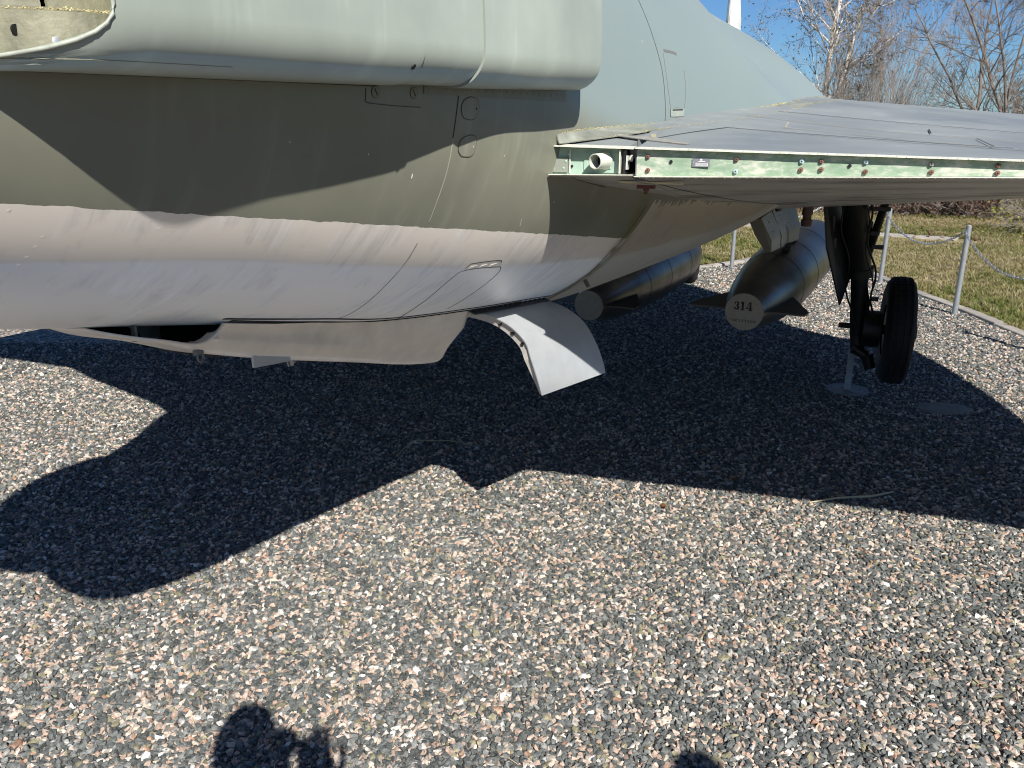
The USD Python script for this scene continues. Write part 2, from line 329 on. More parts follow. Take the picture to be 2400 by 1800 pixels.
seam_olive = plain('seam_olive_look', (.04, .043, .035), .7)
seam_grey = plain('seam_grey_look', (.13, .13, .125), .7)
pale_seam = plain('pale_seam_look', (.30, .29, .24), .8)
black_mat = plain('black_look', (.012, .012, .012), .55, spec=.3)
lip_mat = plain('lip_look', (.58, .58, .49), .5, var=.25, scale=60)
rust_mat = plain('rust_look', (.17, .085, .06), .85, var=.35, scale=90)
teal_mat = plain('teal_bolt_look', (.42, .55, .56), .5, .3, var=.2, scale=90)
lichen_mat = plain('lichen_look', (.40, .345, .18), .9, var=.5, scale=60)

# fuselage
ys = np.concatenate([np.linspace(.50, 4.6, 110), np.linspace(4.7, 9.5, 36)])
R = np.stack([body_ring(y, 128) for y in ys])
fm = grid(R, True)
cap = trimesh.Trimesh(np.vstack([R[-1], R[-1].mean(0)]), [[(i + 1) % 128, i, 128] for i in range(128)], process=False)
fm = trimesh.util.concatenate([fm, cap]); fm.fix_normals()
fus = obj('fuselage', fm, fus_mat, jet, smooth=40)
# jet pipe inside the open tail
pr_ = np.stack([np.stack([np.cos(t) * r * _W(.50) / .35, np.full(48, y), 1.84 + np.sin(t) * r], -1) for r, y in ((.335, .495), (.30, .52), (.26, 1.1)) for t in [np.linspace(0, 2 * np.pi, 48, endpoint=False)]])
obj('jet_pipe', grid(pr_, True), black_mat, jet, smooth=40)

def ribbon(yz, w, mat, name, off=.0006, sgn=1, n=40, parent=None, **kw):
    yz = smooth_line(yz, n)
    t = np.gradient(yz, axis=0); t /= np.linalg.norm(t, axis=1, keepdims=True) + 1e-12
    q = np.column_stack([-t[:, 1], t[:, 0]]) * w / 2
    a, b = side(*(yz + q).T, off, sgn), side(*(yz - q).T, off, sgn)
    P = np.stack([a, b], 1)
    N = normals_of(P)
    m = shell(P, np.where((N[..., :1] * sgn) > 0, N, -N), off * .9)
    return obj(name, m, mat, parent or jet, **kw)

# frame seams on the flank
for yz, w, mt in [([(1.657, 1.685), (1.652, 1.62), (1.652, 1.6)], .0028, seam_mat), ([(1.652, 1.6), (1.657, 1.541), (1.660, 1.471), (1.667, 1.42)], .0022, pale_seam),
                  ([(1.671, 1.371), (1.682, 1.322), (1.698, 1.256), (1.722, 1.21), (1.767, 1.15)], .0012, seam_grey),
                  ([(2.655, 2.05), (2.686, 1.87), (2.699, 1.782), (2.701, 1.681), (2.703, 1.615)], .0022, seam_olive),
                  ([(1.374, 1.69), (1.374, 1.668), (1.39, 1.664)], .0022, seam_olive), ([(1.39, 1.664), (1.46, 1.661), (1.535, 1.660)], .0016, seam_olive),
                  ([(2.761, 1.375), (2.768, 1.221), (2.805, 1.124), (2.867, 1.004)], .003, seam_olive)]:
    ribbon(yz, w, mt, 'frame_seam')

dark_green = M('dark_green_look', *[(a, b + [('mw.result', 'p.base_color')]) for a, b in [paint_nodes(GREEN)]][0])
# outlined hatches: a thin plate proud of a dark joint
def plate(outline, name, mat, grow=.0020, off=.0012, n=48, parent=None, joint=True, sgn=1):
    """A rounded patch of the flank given by its outline in (y, z)."""
    pts = np.array(outline, float); c = pts.mean(0)
    loop = np.vstack([pts, pts[:1]])
    L = smooth_closed(loop, n)
    def fan(scale_add, o):
        d = L - c; ln = np.linalg.norm(d, axis=1, keepdims=True)
        rings = [c + d * (1 + scale_add / ln) * k for k in (0.02, .34, .67, 1.0)]
        return np.stack([side(*r.T, o, sgn) for r in rings])
    p = None
    if joint:
        P = fan(grow, .0006); m = grid(P, True); p = None
        j = obj('hatch_joint', orient(m, sgn), seam_olive, parent or jet)
    P = fan(0, off); m = grid(P, True)
    return obj(name, orient(m, sgn), mat, parent or jet, smooth=30)
def orient(m, sgn):
    if (m.face_normals[:, 0] * sgn).mean() < 0: m.invert()
    return m
def smooth_closed(loop, n):
    d = np.r_[0, np.cumsum(np.linalg.norm(np.diff(loop, axis=0), axis=1))]
    s = np.linspace(0, d[-1], n, endpoint=False)
    P = np.column_stack([np.interp(s, d, loop[:, i]) for i in range(2)])
    for _ in range(2):
        P = .5 * P + .25 * np.roll(P, 1, 0) + .25 * np.roll(P, -1, 0)
    return P
def dome_rivet(c, n, r, h):
    n = n / np.linalg.norm(n); a = np.cross(n, [0, 0, 1.0]); a /= np.linalg.norm(a) + 1e-9; b = np.cross(n, a)
    v = []
    for rr, hh in ((1, 0), (.85, .55), (.45, .92)):
        for k in range(8):
            t = k * np.pi / 4; v.append(c + r * rr * (np.cos(t) * a + np.sin(t) * b) + n * h * hh)
    v.append(c + n * h)
    f = []
    for q in range(2):
        for k in range(8):
            l = (k + 1) % 8; f += [[q * 8 + k, q * 8 + l, q * 8 + 8 + l], [q * 8 + k, q * 8 + 8 + l, q * 8 + 8 + k]]
    for k in range(8): f.append([16 + k, 16 + (k + 1) % 8, 24])
    return trimesh.Trimesh(np.array(v), f, process=False)
def side_normal(y, z, sgn=1):
    return side(np.array(y), np.array(z), .01, sgn) - side(np.array(y), np.array(z), 0, sgn)
plate([(1.679, 1.678), (1.70, 1.684), (1.726, 1.681), (1.733, 1.662), (1.725, 1.643), (1.709, 1.638), (1.681, 1.641), (1.671, 1.652), (1.669, 1.667)], 'access_hatch', dark_green)
plate([(1.691, 1.602), (1.715, 1.606), (1.733, 1.603), (1.739, 1.593), (1.738, 1.568), (1.727, 1.560), (1.695, 1.562), (1.678, 1.574), (1.677, 1.592)], 'access_hatch', dark_green)
for y, z in ((1.723, 1.661), (1.731, 1.581)):
    obj('hatch_lock', dome_rivet(side(np.array(y), np.array(z), .001), side_normal(y, z), .0028, .0008), bare if z < 1.6 else seam_mat, jet)
for y, z in ((1.401, 1.684), (1.511, 1.686)):
    t = np.linspace(0, 2 * np.pi, 20, endpoint=False)
    s_ = plate(np.column_stack([y + .0115 * np.cos(t), z + .0105 * np.sin(t)]), 'quarter_turn_lock', dark_green, grow=.0009)
    ribbon([(y - .004, z + .006), (y, z), (y + .004, z - .006)], .0022, seam_mat, 'lock_slot', off=.0016, n=6)
# door behind the wing root with its slot, and the lower triangular door
for k_ in ([(2.728, 1.845), (2.722, 1.774), (2.734, 1.684)], [(2.822, 1.684), (2.837, 1.732), (2.846, 1.80)]):
    ribbon(k_, .0016, seam_grey, 'door_seam')
plate([(2.733, 1.681), (2.822, 1.682), (2.818, 1.658), (2.734, 1.655)], 'vent_slot', green_paint, off=.0014)
ribbon([(2.745, 1.676), (2.78, 1.677), (2.81, 1.678)], .004, seam_mat, 'vent_opening', off=.002)
ribbon([(2.735, 1.853), (2.79, 1.852), (2.82, 1.848)], .008, seam_grey, 'door_stain')
LD = [(2.06, 1.092), (1.959, 1.18), (1.940, 1.235), (1.945, 1.258), (1.97, 1.262), (2.099, 1.252), (2.124, 1.249), (2.149, 1.219), (2.152, 1.165), (2.175, 1.105)]
ribbon(LD, .0016, seam_olive, 'service_door_seam', n=90)
ribbon([(1.957, 1.266), (1.962, 1.280), (2.097, 1.271), (2.106, 1.264)], .0022, seam_olive, 'step_seam', n=40)
for y in (1.985, 2.03, 2.075):
    ribbon([(y - .012, 1.2655 + (2.03 - y) * .08), (y, 1.2665 + (2.03 - y) * .08), (y + .012, 1.2655 + (2.03 - y) * .08)], .0045, silver, 'step_rung', off=.0016, n=6)
for y, z in ((2.861, 1.09),):
    p = side(np.array(y), np.array(z), 0); q = side(np.array(y), np.array(z), .028)
    obj('drain_pipe', trimesh.util.concatenate([cyl(p, q, .0075, 14), cyl(p, side(np.array(y), np.array(z), .0285), .0055, 12)]), plain('drain_look', (.10, .09, .075), .6), jet, smooth=40)
RIV = [(0.772, 1.52), (0.826, 1.479), (0.823, 1.465), (0.819, 1.451), (0.815, 1.44), (0.812, 1.428), (0.995, 1.473), (1.021, 1.468), (0.983, 1.417), (0.982, 1.402), (0.977, 1.388), (0.976, 1.373), (0.974, 1.36), (0.972, 1.348),
       (1.342, 1.393), (1.344, 1.38), (1.34, 1.365), (1.342, 1.348), (1.343, 1.333), (1.661, 1.358), (1.681, 1.355), (1.666, 1.292), (1.688, 1.288), (1.679, 1.257), (1.699, 1.254), (1.684, 1.24), (1.705, 1.237), (1.707, 1.206), (1.728, 1.203),
       (1.345, 1.529), (1.344, 1.512), (1.344, 1.491), (1.342, 1.471), (1.341, 1.45)]
RIV += [(.972 - .0004 * i, 1.335 - .014 * i) for i in range(6)] + [(1.343, 1.318 - .014 * i) for i in range(5)] + [(1.10 + .028 * i, 1.302 - .006 * i) for i in range(9)] + [(1.40 + .03 * i, 1.205 - .0066 * i) for i in range(22)] + [(2.262, 1.30 - .018 * i) for i in range(10)]
RIV += [(1.658 + .022 * (i % 2), 1.545 - .013 * i) for i in range(9)] + [(2.345, 1.56 - .017 * i) for i in range(18)] + [(.975 - .0002 * i, 1.60 - .016 * i) for i in range(8)] + [(1.345, 1.63 - .014 * i) for i in range(7)]
RIV += [(2.03 + .02 * i, 1.285 - .006 * i) for i in range(5)] + [(2.17, 1.24), (2.20, 1.30), (2.24, 1.29), (2.25, 1.22)] + [(1.98 + .024 * i, 1.246 - .001 * i) for i in range(5)]
obj('rivets', [dome_rivet(side(np.array(y), np.array(z), -.0002), side_normal(y, z), .0034, .00028) for y, z in RIV], fus_mat, jet, smooth=True, kind='stuff')
# rubbed scratch marks
obj('scratches', [cyl(side(np.array(a), np.array(b), .0004), side(np.array(c), np.array(d), .0004), .0008, 5) for a, b, c, d in ((1.545, 1.531, 1.546, 1.522), (1.40, 1.575, 1.401, 1.572), (1.20, 1.60, 1.203, 1.597), (2.05, 1.39, 2.06, 1.372), (2.17, 1.43, 2.171, 1.426), (1.86, 1.56, 1.862, 1.557), (2.6, 1.87, 2.602, 1.866))], lip_mat, jet, kind='stuff')

# ---- blister along the flank
BX = PCH([.58, .66, .70, .74, .79, .87, 1.0, 1.15, 1.35, 1.5, 1.7, 1.9, 2.1, 2.3], [.20, .37, .45, .515, .550, .568, .592, .622, .658, .676, .702, .748, .788, .81])
BZ = PCH([.2, .8, 1.35, 2.1, 2.3], [1.672, 1.683, 1.692, 1.712, 1.716])
BT = PCH([.2, .8, 1.35, 2.1, 2.3], [2.10, 2.14, 2.2, 2.27, 2.28])
def blister_ring(y, inset=0.0, z_from=None):
    X, z0, z1 = float(BX(y)) - inset, float(BZ(y)) + inset, float(BT(y)) - inset
    rc = .070
    xi = max(float(side_x(np.array(y), np.array(z0))) - .05, .2)
    pts = [(xi, z0 + .004), (X - rc, z0)]
    for a in np.linspace(-90, 0, 12)[1:]:
        pts.append((X - rc + rc * math.cos(math.radians(a)), z0 + rc + rc * math.sin(math.radians(a))))
    h = z1 - z0 - rc
    for t in np.linspace(0, 1, 22)[1:]:
        pts.append((X - .20 * (1 - math.cos(t * math.pi / 2)) ** 1.15, z0 + rc + h * math.sin(t * math.pi / 2)))
    pts.append((max(float(side_x(np.array(y), np.array(z1))) - .1, .1), z1 + .01))
    return np.array([(x, y, z) for x, z in pts])
def blister(y0, y1, inset, name, mat, sgn=1, n=30, front=False, rear_lip=False):
    Y = np.linspace(y0, y1, n)
    P = np.stack([blister_ring(y, inset) for y in Y])
    if front:                      # rounded nose
        Yn = []
        for a in np.linspace(0, 1, 14)[1:]:
            q = blister_ring(y1, inset); d = .085 * math.sin(a * math.pi / 2); sh = .17 * (1 - math.cos(a * math.pi / 2))
            q[:, 1] += d; q[:, 0] -= sh * (.4 + .6 * np.clip((q[:, 0] - .3) / .4, 0, 1)); q[:, 2] += .03 * (1 - math.cos(a * math.pi / 2)) * (q[:, 2] < float(BZ(y1)) + .06); Yn.append(q)
        P = np.concatenate([P, np.stack(Yn)])
    P[..., 0] *= sgn
    N = normals_of(P)
    out = np.sign((N[..., 0] * sgn).mean()); N = N * out
    m = shell(P, N, .008)
    return obj(name, m, mat, jet, smooth=35)
for sgn in (1, -1):
    blister(.62 if sgn > 0 else .80, 1.345, 0.0, 'blister_rear_panel', green_paint, sgn) if sgn < 0 else None
    blister(1.3475, 1.5485, .0025, 'blister_band', green_paint, sgn, 12)
    blister(1.5495, 2.055, -.0015, 'blister_front_panel', green_paint, sgn, 20, front=True)
# right rear panel: its tail end is cut back in a rounded corner that runs out along the bottom edge
def rear_cut():
    Y = np.linspace(.665, 1.345, 60)
    n = 36
    rows = []
    for j in range(n):
        rows.append(None)
    P = []
    for v in np.linspace(0, 1, n):
        P.append([])
    full = np.stack([blister_ring(y) for y in Y])                          # (ny, k, 3)
    k = full.shape[1]
    zc = full[:, :, 2]
    # start station of each longitudinal strip from its height on the section
    st = []
    ref = blister_ring(.74)
    for i in range(k):
        h = np.clip((ref[i, 2] - float(BZ(.74))) / .070, 0, 1) if i > 1 else 0
        st.append(.655 + .122 * (1 - (1 - h) ** 2.4))
    Q = np.zeros((70, k, 3))
    for i in range(k):
        yy = st[i] + (1.345 - st[i]) * np.linspace(0, 1, 70) ** 1.4
        for a, y in enumerate(yy):
            Q[a, i] = blister_ring(y)[i]
    N = normals_of(Q); N *= np.sign(N[..., 0].mean())
    obj('blister_rear_panel', shell(Q, N, .007), green_paint, jet, smooth=35)
    edge = Q[0] + N[0] * .001
    obj('panel_rim', tube(edge[4:30], .0026, 8), plain('rim_look', (.30, .32, .27), .5, var=.2, scale=70), jet, smooth=True)
rear_cut()
# what the cut-back end lets one see: a riveted flange, a recessed wall, a dark gap
olive = plain('olive_bay_look', (.17, .165, .11), .6, var=.35, scale=24, bump=.3)
Yl = np.linspace(.685, .96, 24)
fl = np.stack([[(float(BX(y)) - .030, y, float(BZ(y)) + .012), (float(BX(y)) - .034, y, float(BZ(y)) + .062)] for y in Yl])
N = np.zeros_like(fl); N[..., 0] = 1
obj('riveted_flange', shell(fl, N, .004), olive, jet)
sh_ = np.stack([[(float(BX(y)) - .034, y, float(BZ(y)) + .062), (float(BX(y)) - .085, y, float(BZ(y)) + .070)] for y in Yl]); N = np.zeros_like(sh_); N[..., 2] = 1
obj('bay_shelf', shell(sh_, N, .004), olive, jet)
for a, b in ((.69, .765), (.771, .86)):
    Ya = np.linspace(a, b, 12)
    w_ = np.stack([[(float(BX(y)) - .085, y, float(BZ(y)) + .068), (float(BX(y)) - .10, y, float(BZ(y)) + .20), (float(BX(y)) - .17, y, float(BZ(y)) + .40)] for y in Ya]); N = np.zeros_like(w_); N[..., 0] = 1
    obj('bay_wall', shell(w_, N, .004), olive, jet, smooth=30)
dk = np.stack([[(float(BX(y)) - .115, y, float(BZ(y)) + .02), (float(BX(y)) - .20, y, float(BZ(y)) + .42)] for y in np.linspace(.70, 1.2, 16)]); N = np.zeros_like(dk); N[..., 0] = 1
obj('bay_backing', shell(dk, N, .003), black_mat, jet)
def fp(y, h): return np.array([float(BX(y)) - .030 - .004 * h / .05, y, float(BZ(y)) + .012 + h])
for y in (.745, .770, .795):
    obj('flange_rivet', dome_rivet(fp(y, .018), np.array([1.0, -.1, 0]), .0062, .0022), bare, jet, smooth=True)
obj('flange_hole', cyl(fp(.722, .030) - [.002, 0, 0], fp(.722, .030) + [.0006, 0, 0], .0058, 16), black_mat, jet)
def crumbs(n, f, r, rng=np.random.default_rng(5)):
    out = []
    for _ in range(n):
        c = f(rng); m = trimesh.creation.icosphere(0, r * rng.uniform(.4, 1.2)); m.vertices *= rng.uniform(.5, 1.2, 3); m.apply_translation(c); out.append(m)
    return trimesh.util.concatenate(out)
obj('lichen_crust', crumbs(240, lambda g: fp(g.uniform(.69, .82), .0) + np.array([-.012 - g.uniform(0, .02), 0, .052 + abs(g.normal(0, .0012))]), .0014), lichen_mat, jet, kind='stuff')
hn = np.array([.80, 0, -.60]); hc = np.array([float(BX(1.325)) - .070 + .056, 1.325, float(BZ(1.325)) + .070 - .042])
obj('drain_hole', cyl(hc - hn * .004, hc + hn * .0012, .0052, 16), black_mat, jet)
tf = trimesh.creation.icosphere(3, 1.0); tf.vertices = tf.vertices * [.40, .46, .36] + [-.30, .735, 1.84]
obj('tail_fairing', tf, green_paint, jet, smooth=True)
# strip below the blister with its row of screws
def strip_pts(y, q): return np.array([y, 1.688 + .0 * y + q * (.018 + .012 * (y - 1.54))])
SY = np.linspace(1.54, 2.105, 30)
P = np.stack([side(np.full(2, y), np.array([1.6855, 1.716]), .003) for y in SY]); N = normals_of(P); N *= np.sign(N[..., 0].mean())
obj('joint_strip', shell(P, N, .003), dark_green, jet)
obj('strip_screws', [dome_rivet(side(np.array(y), np.array(1.698), .003), side_normal(y, 1.698), .0042, .0008) for y in np.linspace(1.56, 2.09, 20)], dark_green, jet, smooth=True, kind='stuff')
ribbon([(1.40, 1.699), (1.0, 1.694), (.72, 1.69)], .012, seam_olive, 'sealant_bead', off=.003)

# tail wheel fairing under the rear fuselage
KB = PCH([.95, 1.0, 1.117, 1.24, 1.38, 1.475, 1.73, 2.0, 2.19, 2.30, 2.45], [1.335, 1.312, 1.250, 1.207, 1.150, 1.118, 1.040, .962, .908, .885, .87])
def seam_z(y): return np.interp(y, [1.0, 1.38, 1.56, 2.04, 2.3, 2.8], [1.285, 1.222, 1.181, 1.085, 1.066, 1.024])
def keel_ring(y, top=None):
    zs = float(seam_z(y)) if top is None else top
    zb = float(KB(y)); xs = float(side_x(np.array(y), np.array(max(zs, float(_ZB(y)) + .004)))) + .003
    xs = max(xs, .14); h = zs - zb
    wb = max(xs - .085, .115); rc = min(.045, h * .40)
    pts = [(xs, zs), (xs - .020, zs - .33 * h), (wb + .012, zb + rc * 1.25)]
    for a in (15, 35, 55, 75, 90): pts.append((wb - rc + rc * math.cos(math.radians(a)), zb + rc - rc * math.sin(math.radians(a))))
    pts.append((0, zb - .002))
    R_ = pts + [(-x, z) for x, z in pts[-2::-1]]
    return np.array([(x, y, z) for x, z in R_])
rows = []
for y in np.linspace(1.38, 2.34, 50): rows.append(keel_ring(y))
last = keel_ring(2.34)
for a in np.linspace(0, 1, 12)[1:]:
    q = last.copy(); k_ = math.sin(a * math.pi / 2)
    h = (q[:, 2] - float(KB(2.34))) / (float(seam_z(2.34)) - float(KB(2.34)))
    q[:, 1] += k_ * (.045 + .025 * h); q[:, 2] += (1 - math.cos(a * math.pi / 2)) * .045 * (1 - h) - .008 * k_ * h; q[:, 0] *= 1 - .14 * (1 - math.cos(a * math.pi / 2)); rows.append(q)
P = np.stack(rows)
km = grid(P); km.fix_normals()
lastc = P[-1]
capm = trimesh.Trimesh(np.vstack([lastc, lastc.mean(0)]), [[i, i + 1, len(lastc)] for i in range(len(lastc) - 1)], process=False)
keel = obj('tail_wheel_fairing', [km, capm], silver, jet, smooth=40)
# the open bay at its rear: bottom lip, curved front edge and the far wall
lip = []
for y in np.linspace(1.06, 1.38, 36):
    q = keel_ring(y); zb = float(KB(y)); zs = float(seam_z(y)); lim = zb + .006 + (zs - zb - .006) * max(0, (y - 1.25) / .13) ** 2.0
    half = q[:len(q) // 2 + 1].copy()
    half[:, 2] = np.clip(half[:, 2], zb - .002, lim); half[:, 0] *= math.sqrt(min(1, (y - 1.05) / .14))
    lip.append(half)
P = np.stack(lip); N = normals_of(P); N *= np.sign((N[:, :, 0]).mean())
obj('bay_lip', shell(P, N, .003), silver, keel, smooth=40)
edge = np.array([q[0] for q in lip]); obj('bay_edge', tube(edge, .003, 6), silver, keel, smooth=True)
far = np.stack([keel_ring(y)[len(keel_ring(y)) // 2:] * [math.sqrt(min(1, (y - 1.07) / .14)), 1, 1] for y in np.linspace(1.10, 1.40, 20)]) + np.array([0, 0, .007])
N = normals_of(far); obj('bay_far_wall', shell(far, N, .003), black_mat, keel)
obj('bay_bulkhead', box((0, 1.43, 1.17), (.16, .006, .085)), black_mat, keel)
obj('bay_frame', box((.095, 1.18, 1.245), (.010, .006, .036)), plain('zinc_look', (.12, .12, .11), .6), keel)
ribbon([(1.40, 1.2245), (1.7, 1.156), (2.04, 1.090), (2.3, 1.071), (2.62, 1.046)], .0028, seam_mat, 'fairing_seam', off=.0025, n=60)
ribbon([(1.36, 1.2385), (1.7, 1.1665), (2.04, 1.100), (2.3, 1.080), (2.8, 1.036)], .0028, seam_mat, 'fairing_seam', off=.0015, n=60)
# tie-down ring and a small ventral fin
t = np.linspace(0, 2 * np.pi, 17)
obj('tie_down_ring', [tube(np.column_stack([np.full(17, .10), 1.345 + .009 * np.cos(t), 1.153 + .011 * np.sin(t)]), .0026, 6), box((.10, 1.34, 1.166), (.01, .022, .012))], seam_grey, keel, smooth=40)
fin_pts = np.array([(1.517, 1.125), (1.517, 1.081), (1.528, 1.079), (1.66, 1.060), (1.66, 1.075)])
vf = trimesh.creation.extrude_polygon(SPoly(fin_pts), .006, engine='earcut')
vf.vertices = np.column_stack([.095 + vf.vertices[:, 2], vf.vertices[:, 0], vf.vertices[:, 1]]); vf.fix_normals()
obj('ventral_fin', vf, bare, keel)

# air brakes: curved doors hinged along the fuselage
def airbrake(A, Bh, C, D, m1, m2, n1, n2, sgn, name, label=None):
    """A-C rear edge with knee points m1, m2; Bh-D front edge with n1, n2 (x, y, z)."""
    rear = np.array([A, m1, m2, C], float); front = np.array([Bh, n1, n2, D], float)
    def curve(q):
        d = np.r_[0, np.cumsum(np.linalg.norm(np.diff(q, axis=0), axis=1))]; s = np.linspace(0, d[-1], 22)
        return np.column_stack([PCH(d, q[:, i])(s) for i in range(3)])
    r, f = curve(rear), curve(front)
    P = np.stack([r + (f - r) * t for t in np.linspace(0, 1, 16)])
    P[..., 0] *= sgn
    # bevelled rear lower corner
    N = normals_of(P)
    if N[..., 2].mean() < 0: N = -N
    br = obj(name, shell(P, N, .004), bare, jet, smooth=40, label=label)
    # inner skin, closing web and lightening holes at the rear edge
    In = P - N * (.008 + .030 * np.sin(np.linspace(0.15, .93, 22) * np.pi))[None, :, None]
    E = np.stack([P[0] - N[0] * .004, In[0]], 1) + np.array([0, .012, 0])
    obj('brake_inner_skin', shell(In[1:], N[1:], .002), plain('inner_skin_look', (.33, .32, .30), .5, var=.2), br, smooth=40)
    obj('brake_web', shell(E, normals_of(E), .002), plain('web_look', (.42, .40, .37), .5, var=.2), br)
    for i in (5, 8, 11):
        c = E[i].mean(0); w = np.linalg.norm(E[i, 1] - E[i, 0]); obj('lightening_hole', cyl(c + [0, -.004, 0], c + [0, .001, 0], w * .24, 14), black_mat, br)
    rv = []
    for j in range(2, 20, 1):
        rv.append(dome_rivet(P[1, j] + (P[0, j] - P[1, j]) * .3, N[1, j], .0020, .0003))
    for i in range(15):
        rv.append(dome_rivet(P[i, 20], N[i, 20], .0020, .0003))
    obj('brake_rivets', rv, bare, br, smooth=True, kind='stuff')
    return br
airbrake((.30, 2.36, 1.055), (.405, 2.80, 1.02), (.505, 2.48, .758), (.645, 2.806, .761), (.445, 2.478, .942), (.475, 2.453, .892), (.54, 2.823, .955), (.615, 2.818, .844), 1, 'air_brake', 'pale bare metal lower air brake hanging open')
airbrake((.30, 2.36, 1.055), (.405, 2.80, 1.02), (.505, 2.48, .758), (.645, 2.806, .761), (.445, 2.478, .942), (.475, 2.453, .892), (.54, 2.823, .955), (.615, 2.818, .844), -1, 'air_brake')
hg = []
for t in np.linspace(0.02, .98, 15):
    a = np.array([.30, 2.36, 1.057]) + (np.array([.405, 2.80, 1.022]) - np.array([.30, 2.36, 1.057])) * t
    hg.append(cyl(a + [.004, -.010, .006], a + [.004, .010, .006], .006, 8))
obj('hinge_knuckles', hg, seam_mat, jet, kind='stuff')
hp = np.array([[(.285, 2.35, 1.066), (.320, 2.35, 1.052)], [(.395, 2.81, 1.030), (.428, 2.81, 1.016)]])
obj('hinge_strip', shell(hp, np.array([[[.4, 0, .9]] * 2] * 2), .003), plain('hinge_look', (.06, .062, .066), .5), jet)

# ---------------------------------------------------------------- wings
LEX = PCH([.4, 1.1, 1.9, 2.3, 2.8, 3.2, 3.4, 3.6, 3.8], [8.4, 7.5, 6.6, 5.75, 5.40, 5.2, 4.7, 3.9, 2.75])
TE0 = 2.066
def TE(x): return 2.066 + np.clip(.075 * (np.asarray(x) - .87), 0, .16)
def wing_z(x, s, te=TE0, bump=0.0):
    """(bottom, top) of the wing at span x and station s."""
    le = float(LEX(x)); tt = 1.574 - .026 * (x - .87); tb = 1.505 + .013 * (x - .87)
    if tt - tb < .012: tb = tt - .012
    sc = min(4.0, te + .62 * (le - te)); g = (sc - te) / (4.0 - te)
    ct, cb = 1.745 - .093 * (x - 1.32), 1.27 + .075 * (x - 1.19)
    ct = tt + (ct - tt) * g; cb = tb + (cb - tb) * g
    if ct - cb < .05: cb = ct - .05
    mid = .5 * (ct + cb)
    if s <= sc:
        u = (s - te) / (sc - te)
        return tb + (cb - tb) * u, tt + (ct - tt) * u
    q = math.sqrt(max(0, 1 - ((s - sc) / (le - sc)) ** 2))
    return mid + (cb - mid) * q, mid + (ct - mid) * q
def wing_skin(xs, name, te_of, sgn=1, mat=None, s0=None, cap=True):
    top, bot = [], []
    for x in xs:
        te = te_of(x); le = float(LEX(x)); sc = min(4.0, te + .62 * (le - te))
        S = np.r_[np.linspace(te if s0 is None else s0, sc, 16), sc + (le - sc) * np.sin(np.linspace(0, np.pi / 2, 14)[1:])]
        zz = np.array([wing_z(x, s, te) for s in S])
        top.append(np.column_stack([np.full(len(S), x), S, zz[:, 1]])); bot.append(np.column_stack([np.full(len(S), x), S, zz[:, 0]]))
    top, bot = np.array(top), np.array(bot)
    loop = np.concatenate([top, bot[:, ::-1]], 1)
    loop[..., 0] *= sgn
    m = grid(loop, True)
    k = loop.shape[1]
    caps = []
    for row, base in ((loop[0], 0), (loop[-1], 0)):
        n2 = k // 2
        f = []
        for i in range(n2 - 1):
            f += [[i, i + 1, k - 1 - i], [i + 1, k - 2 - i, k - 1 - i]]
        caps.append(trimesh.Trimesh(row, f, process=False))
    m = trimesh.util.concatenate([m] + caps); m.merge_vertices(); m.fix_normals()
    return obj(name, m, mat or wing_paint, jet, smooth=25)
wing_mat_nodes, wl = paint_nodes((.17, .185, .19), .46)
wing_mat_nodes |= {'g': ('geometry', {}), 'vt': ('vector_transform', {'transform_type': 'normal', 'convert_from': 'world', 'convert_to': 'object'}), 'nz': ('separate_xyz', {}), 'lt': ('math', {'math_type': 'less_than', 'value2': 0.0}),
    'st': ('mapping', {'scale': (1.8, 3.4, 3.0)}), 'sn': ('noise_texture', {'scale': 1.6, 'detail': 6, 'roughness': .6}), 'sr': ('rgb_ramp', {'ramp': [(.34, (.14, .13, .115)), (.47, (.33, .31, .28)), (.62, (.40, .38, .345))]}),
    'mm': ('mix_color', {'blend_type': 'mix'}), 'me': ('math', {'math_type': 'multiply', 'value2': .35})}
wl += [('g.true_normal', 'vt.vector'), ('g.true_normal', 'nz.vector'), ('nz.z', 'lt.value1'), ('tc.object', 'st.vector'), ('st.vector', 'sn.vector'), ('sn.fac', 'sr.fac'), ('mw.result', 'mm.a'), ('sr.color', 'mm.b'), ('lt.value', 'mm.fac'), ('mm.result', 'p.base_color'), ('lt.value', 'me.value1'), ('me.value', 'p.metallic')]
wing_mat = M('wing_skin_look', wing_mat_nodes, wl)
wing_skin(np.linspace(.30, .845, 10), 'wing_root', lambda x: 2.112, 1, wing_mat)
wing_skin(np.linspace(.8465, .8735, 3), 'wing_joint', lambda x: 2.066, 1, wing_mat, s0=2.22)
wing_skin(np.r_[np.linspace(.875, 2.4, 24), np.linspace(2.5, 3.8, 14)], 'wing_panel', lambda x: float(TE(x)), 1, wing_mat)
TEL = PCH([.2, .9, 1.3, 2.06, 2.5, 3.3, 3.8], [2.05, 2.07, 2.24, 2.50, 2.66, 2.70, 2.72])
wing_skin(np.linspace(.30, 3.75, 30), 'left_wing', lambda x: min(float(TEL(x)), float(LEX(x)) - .15), -1, wing_mat)
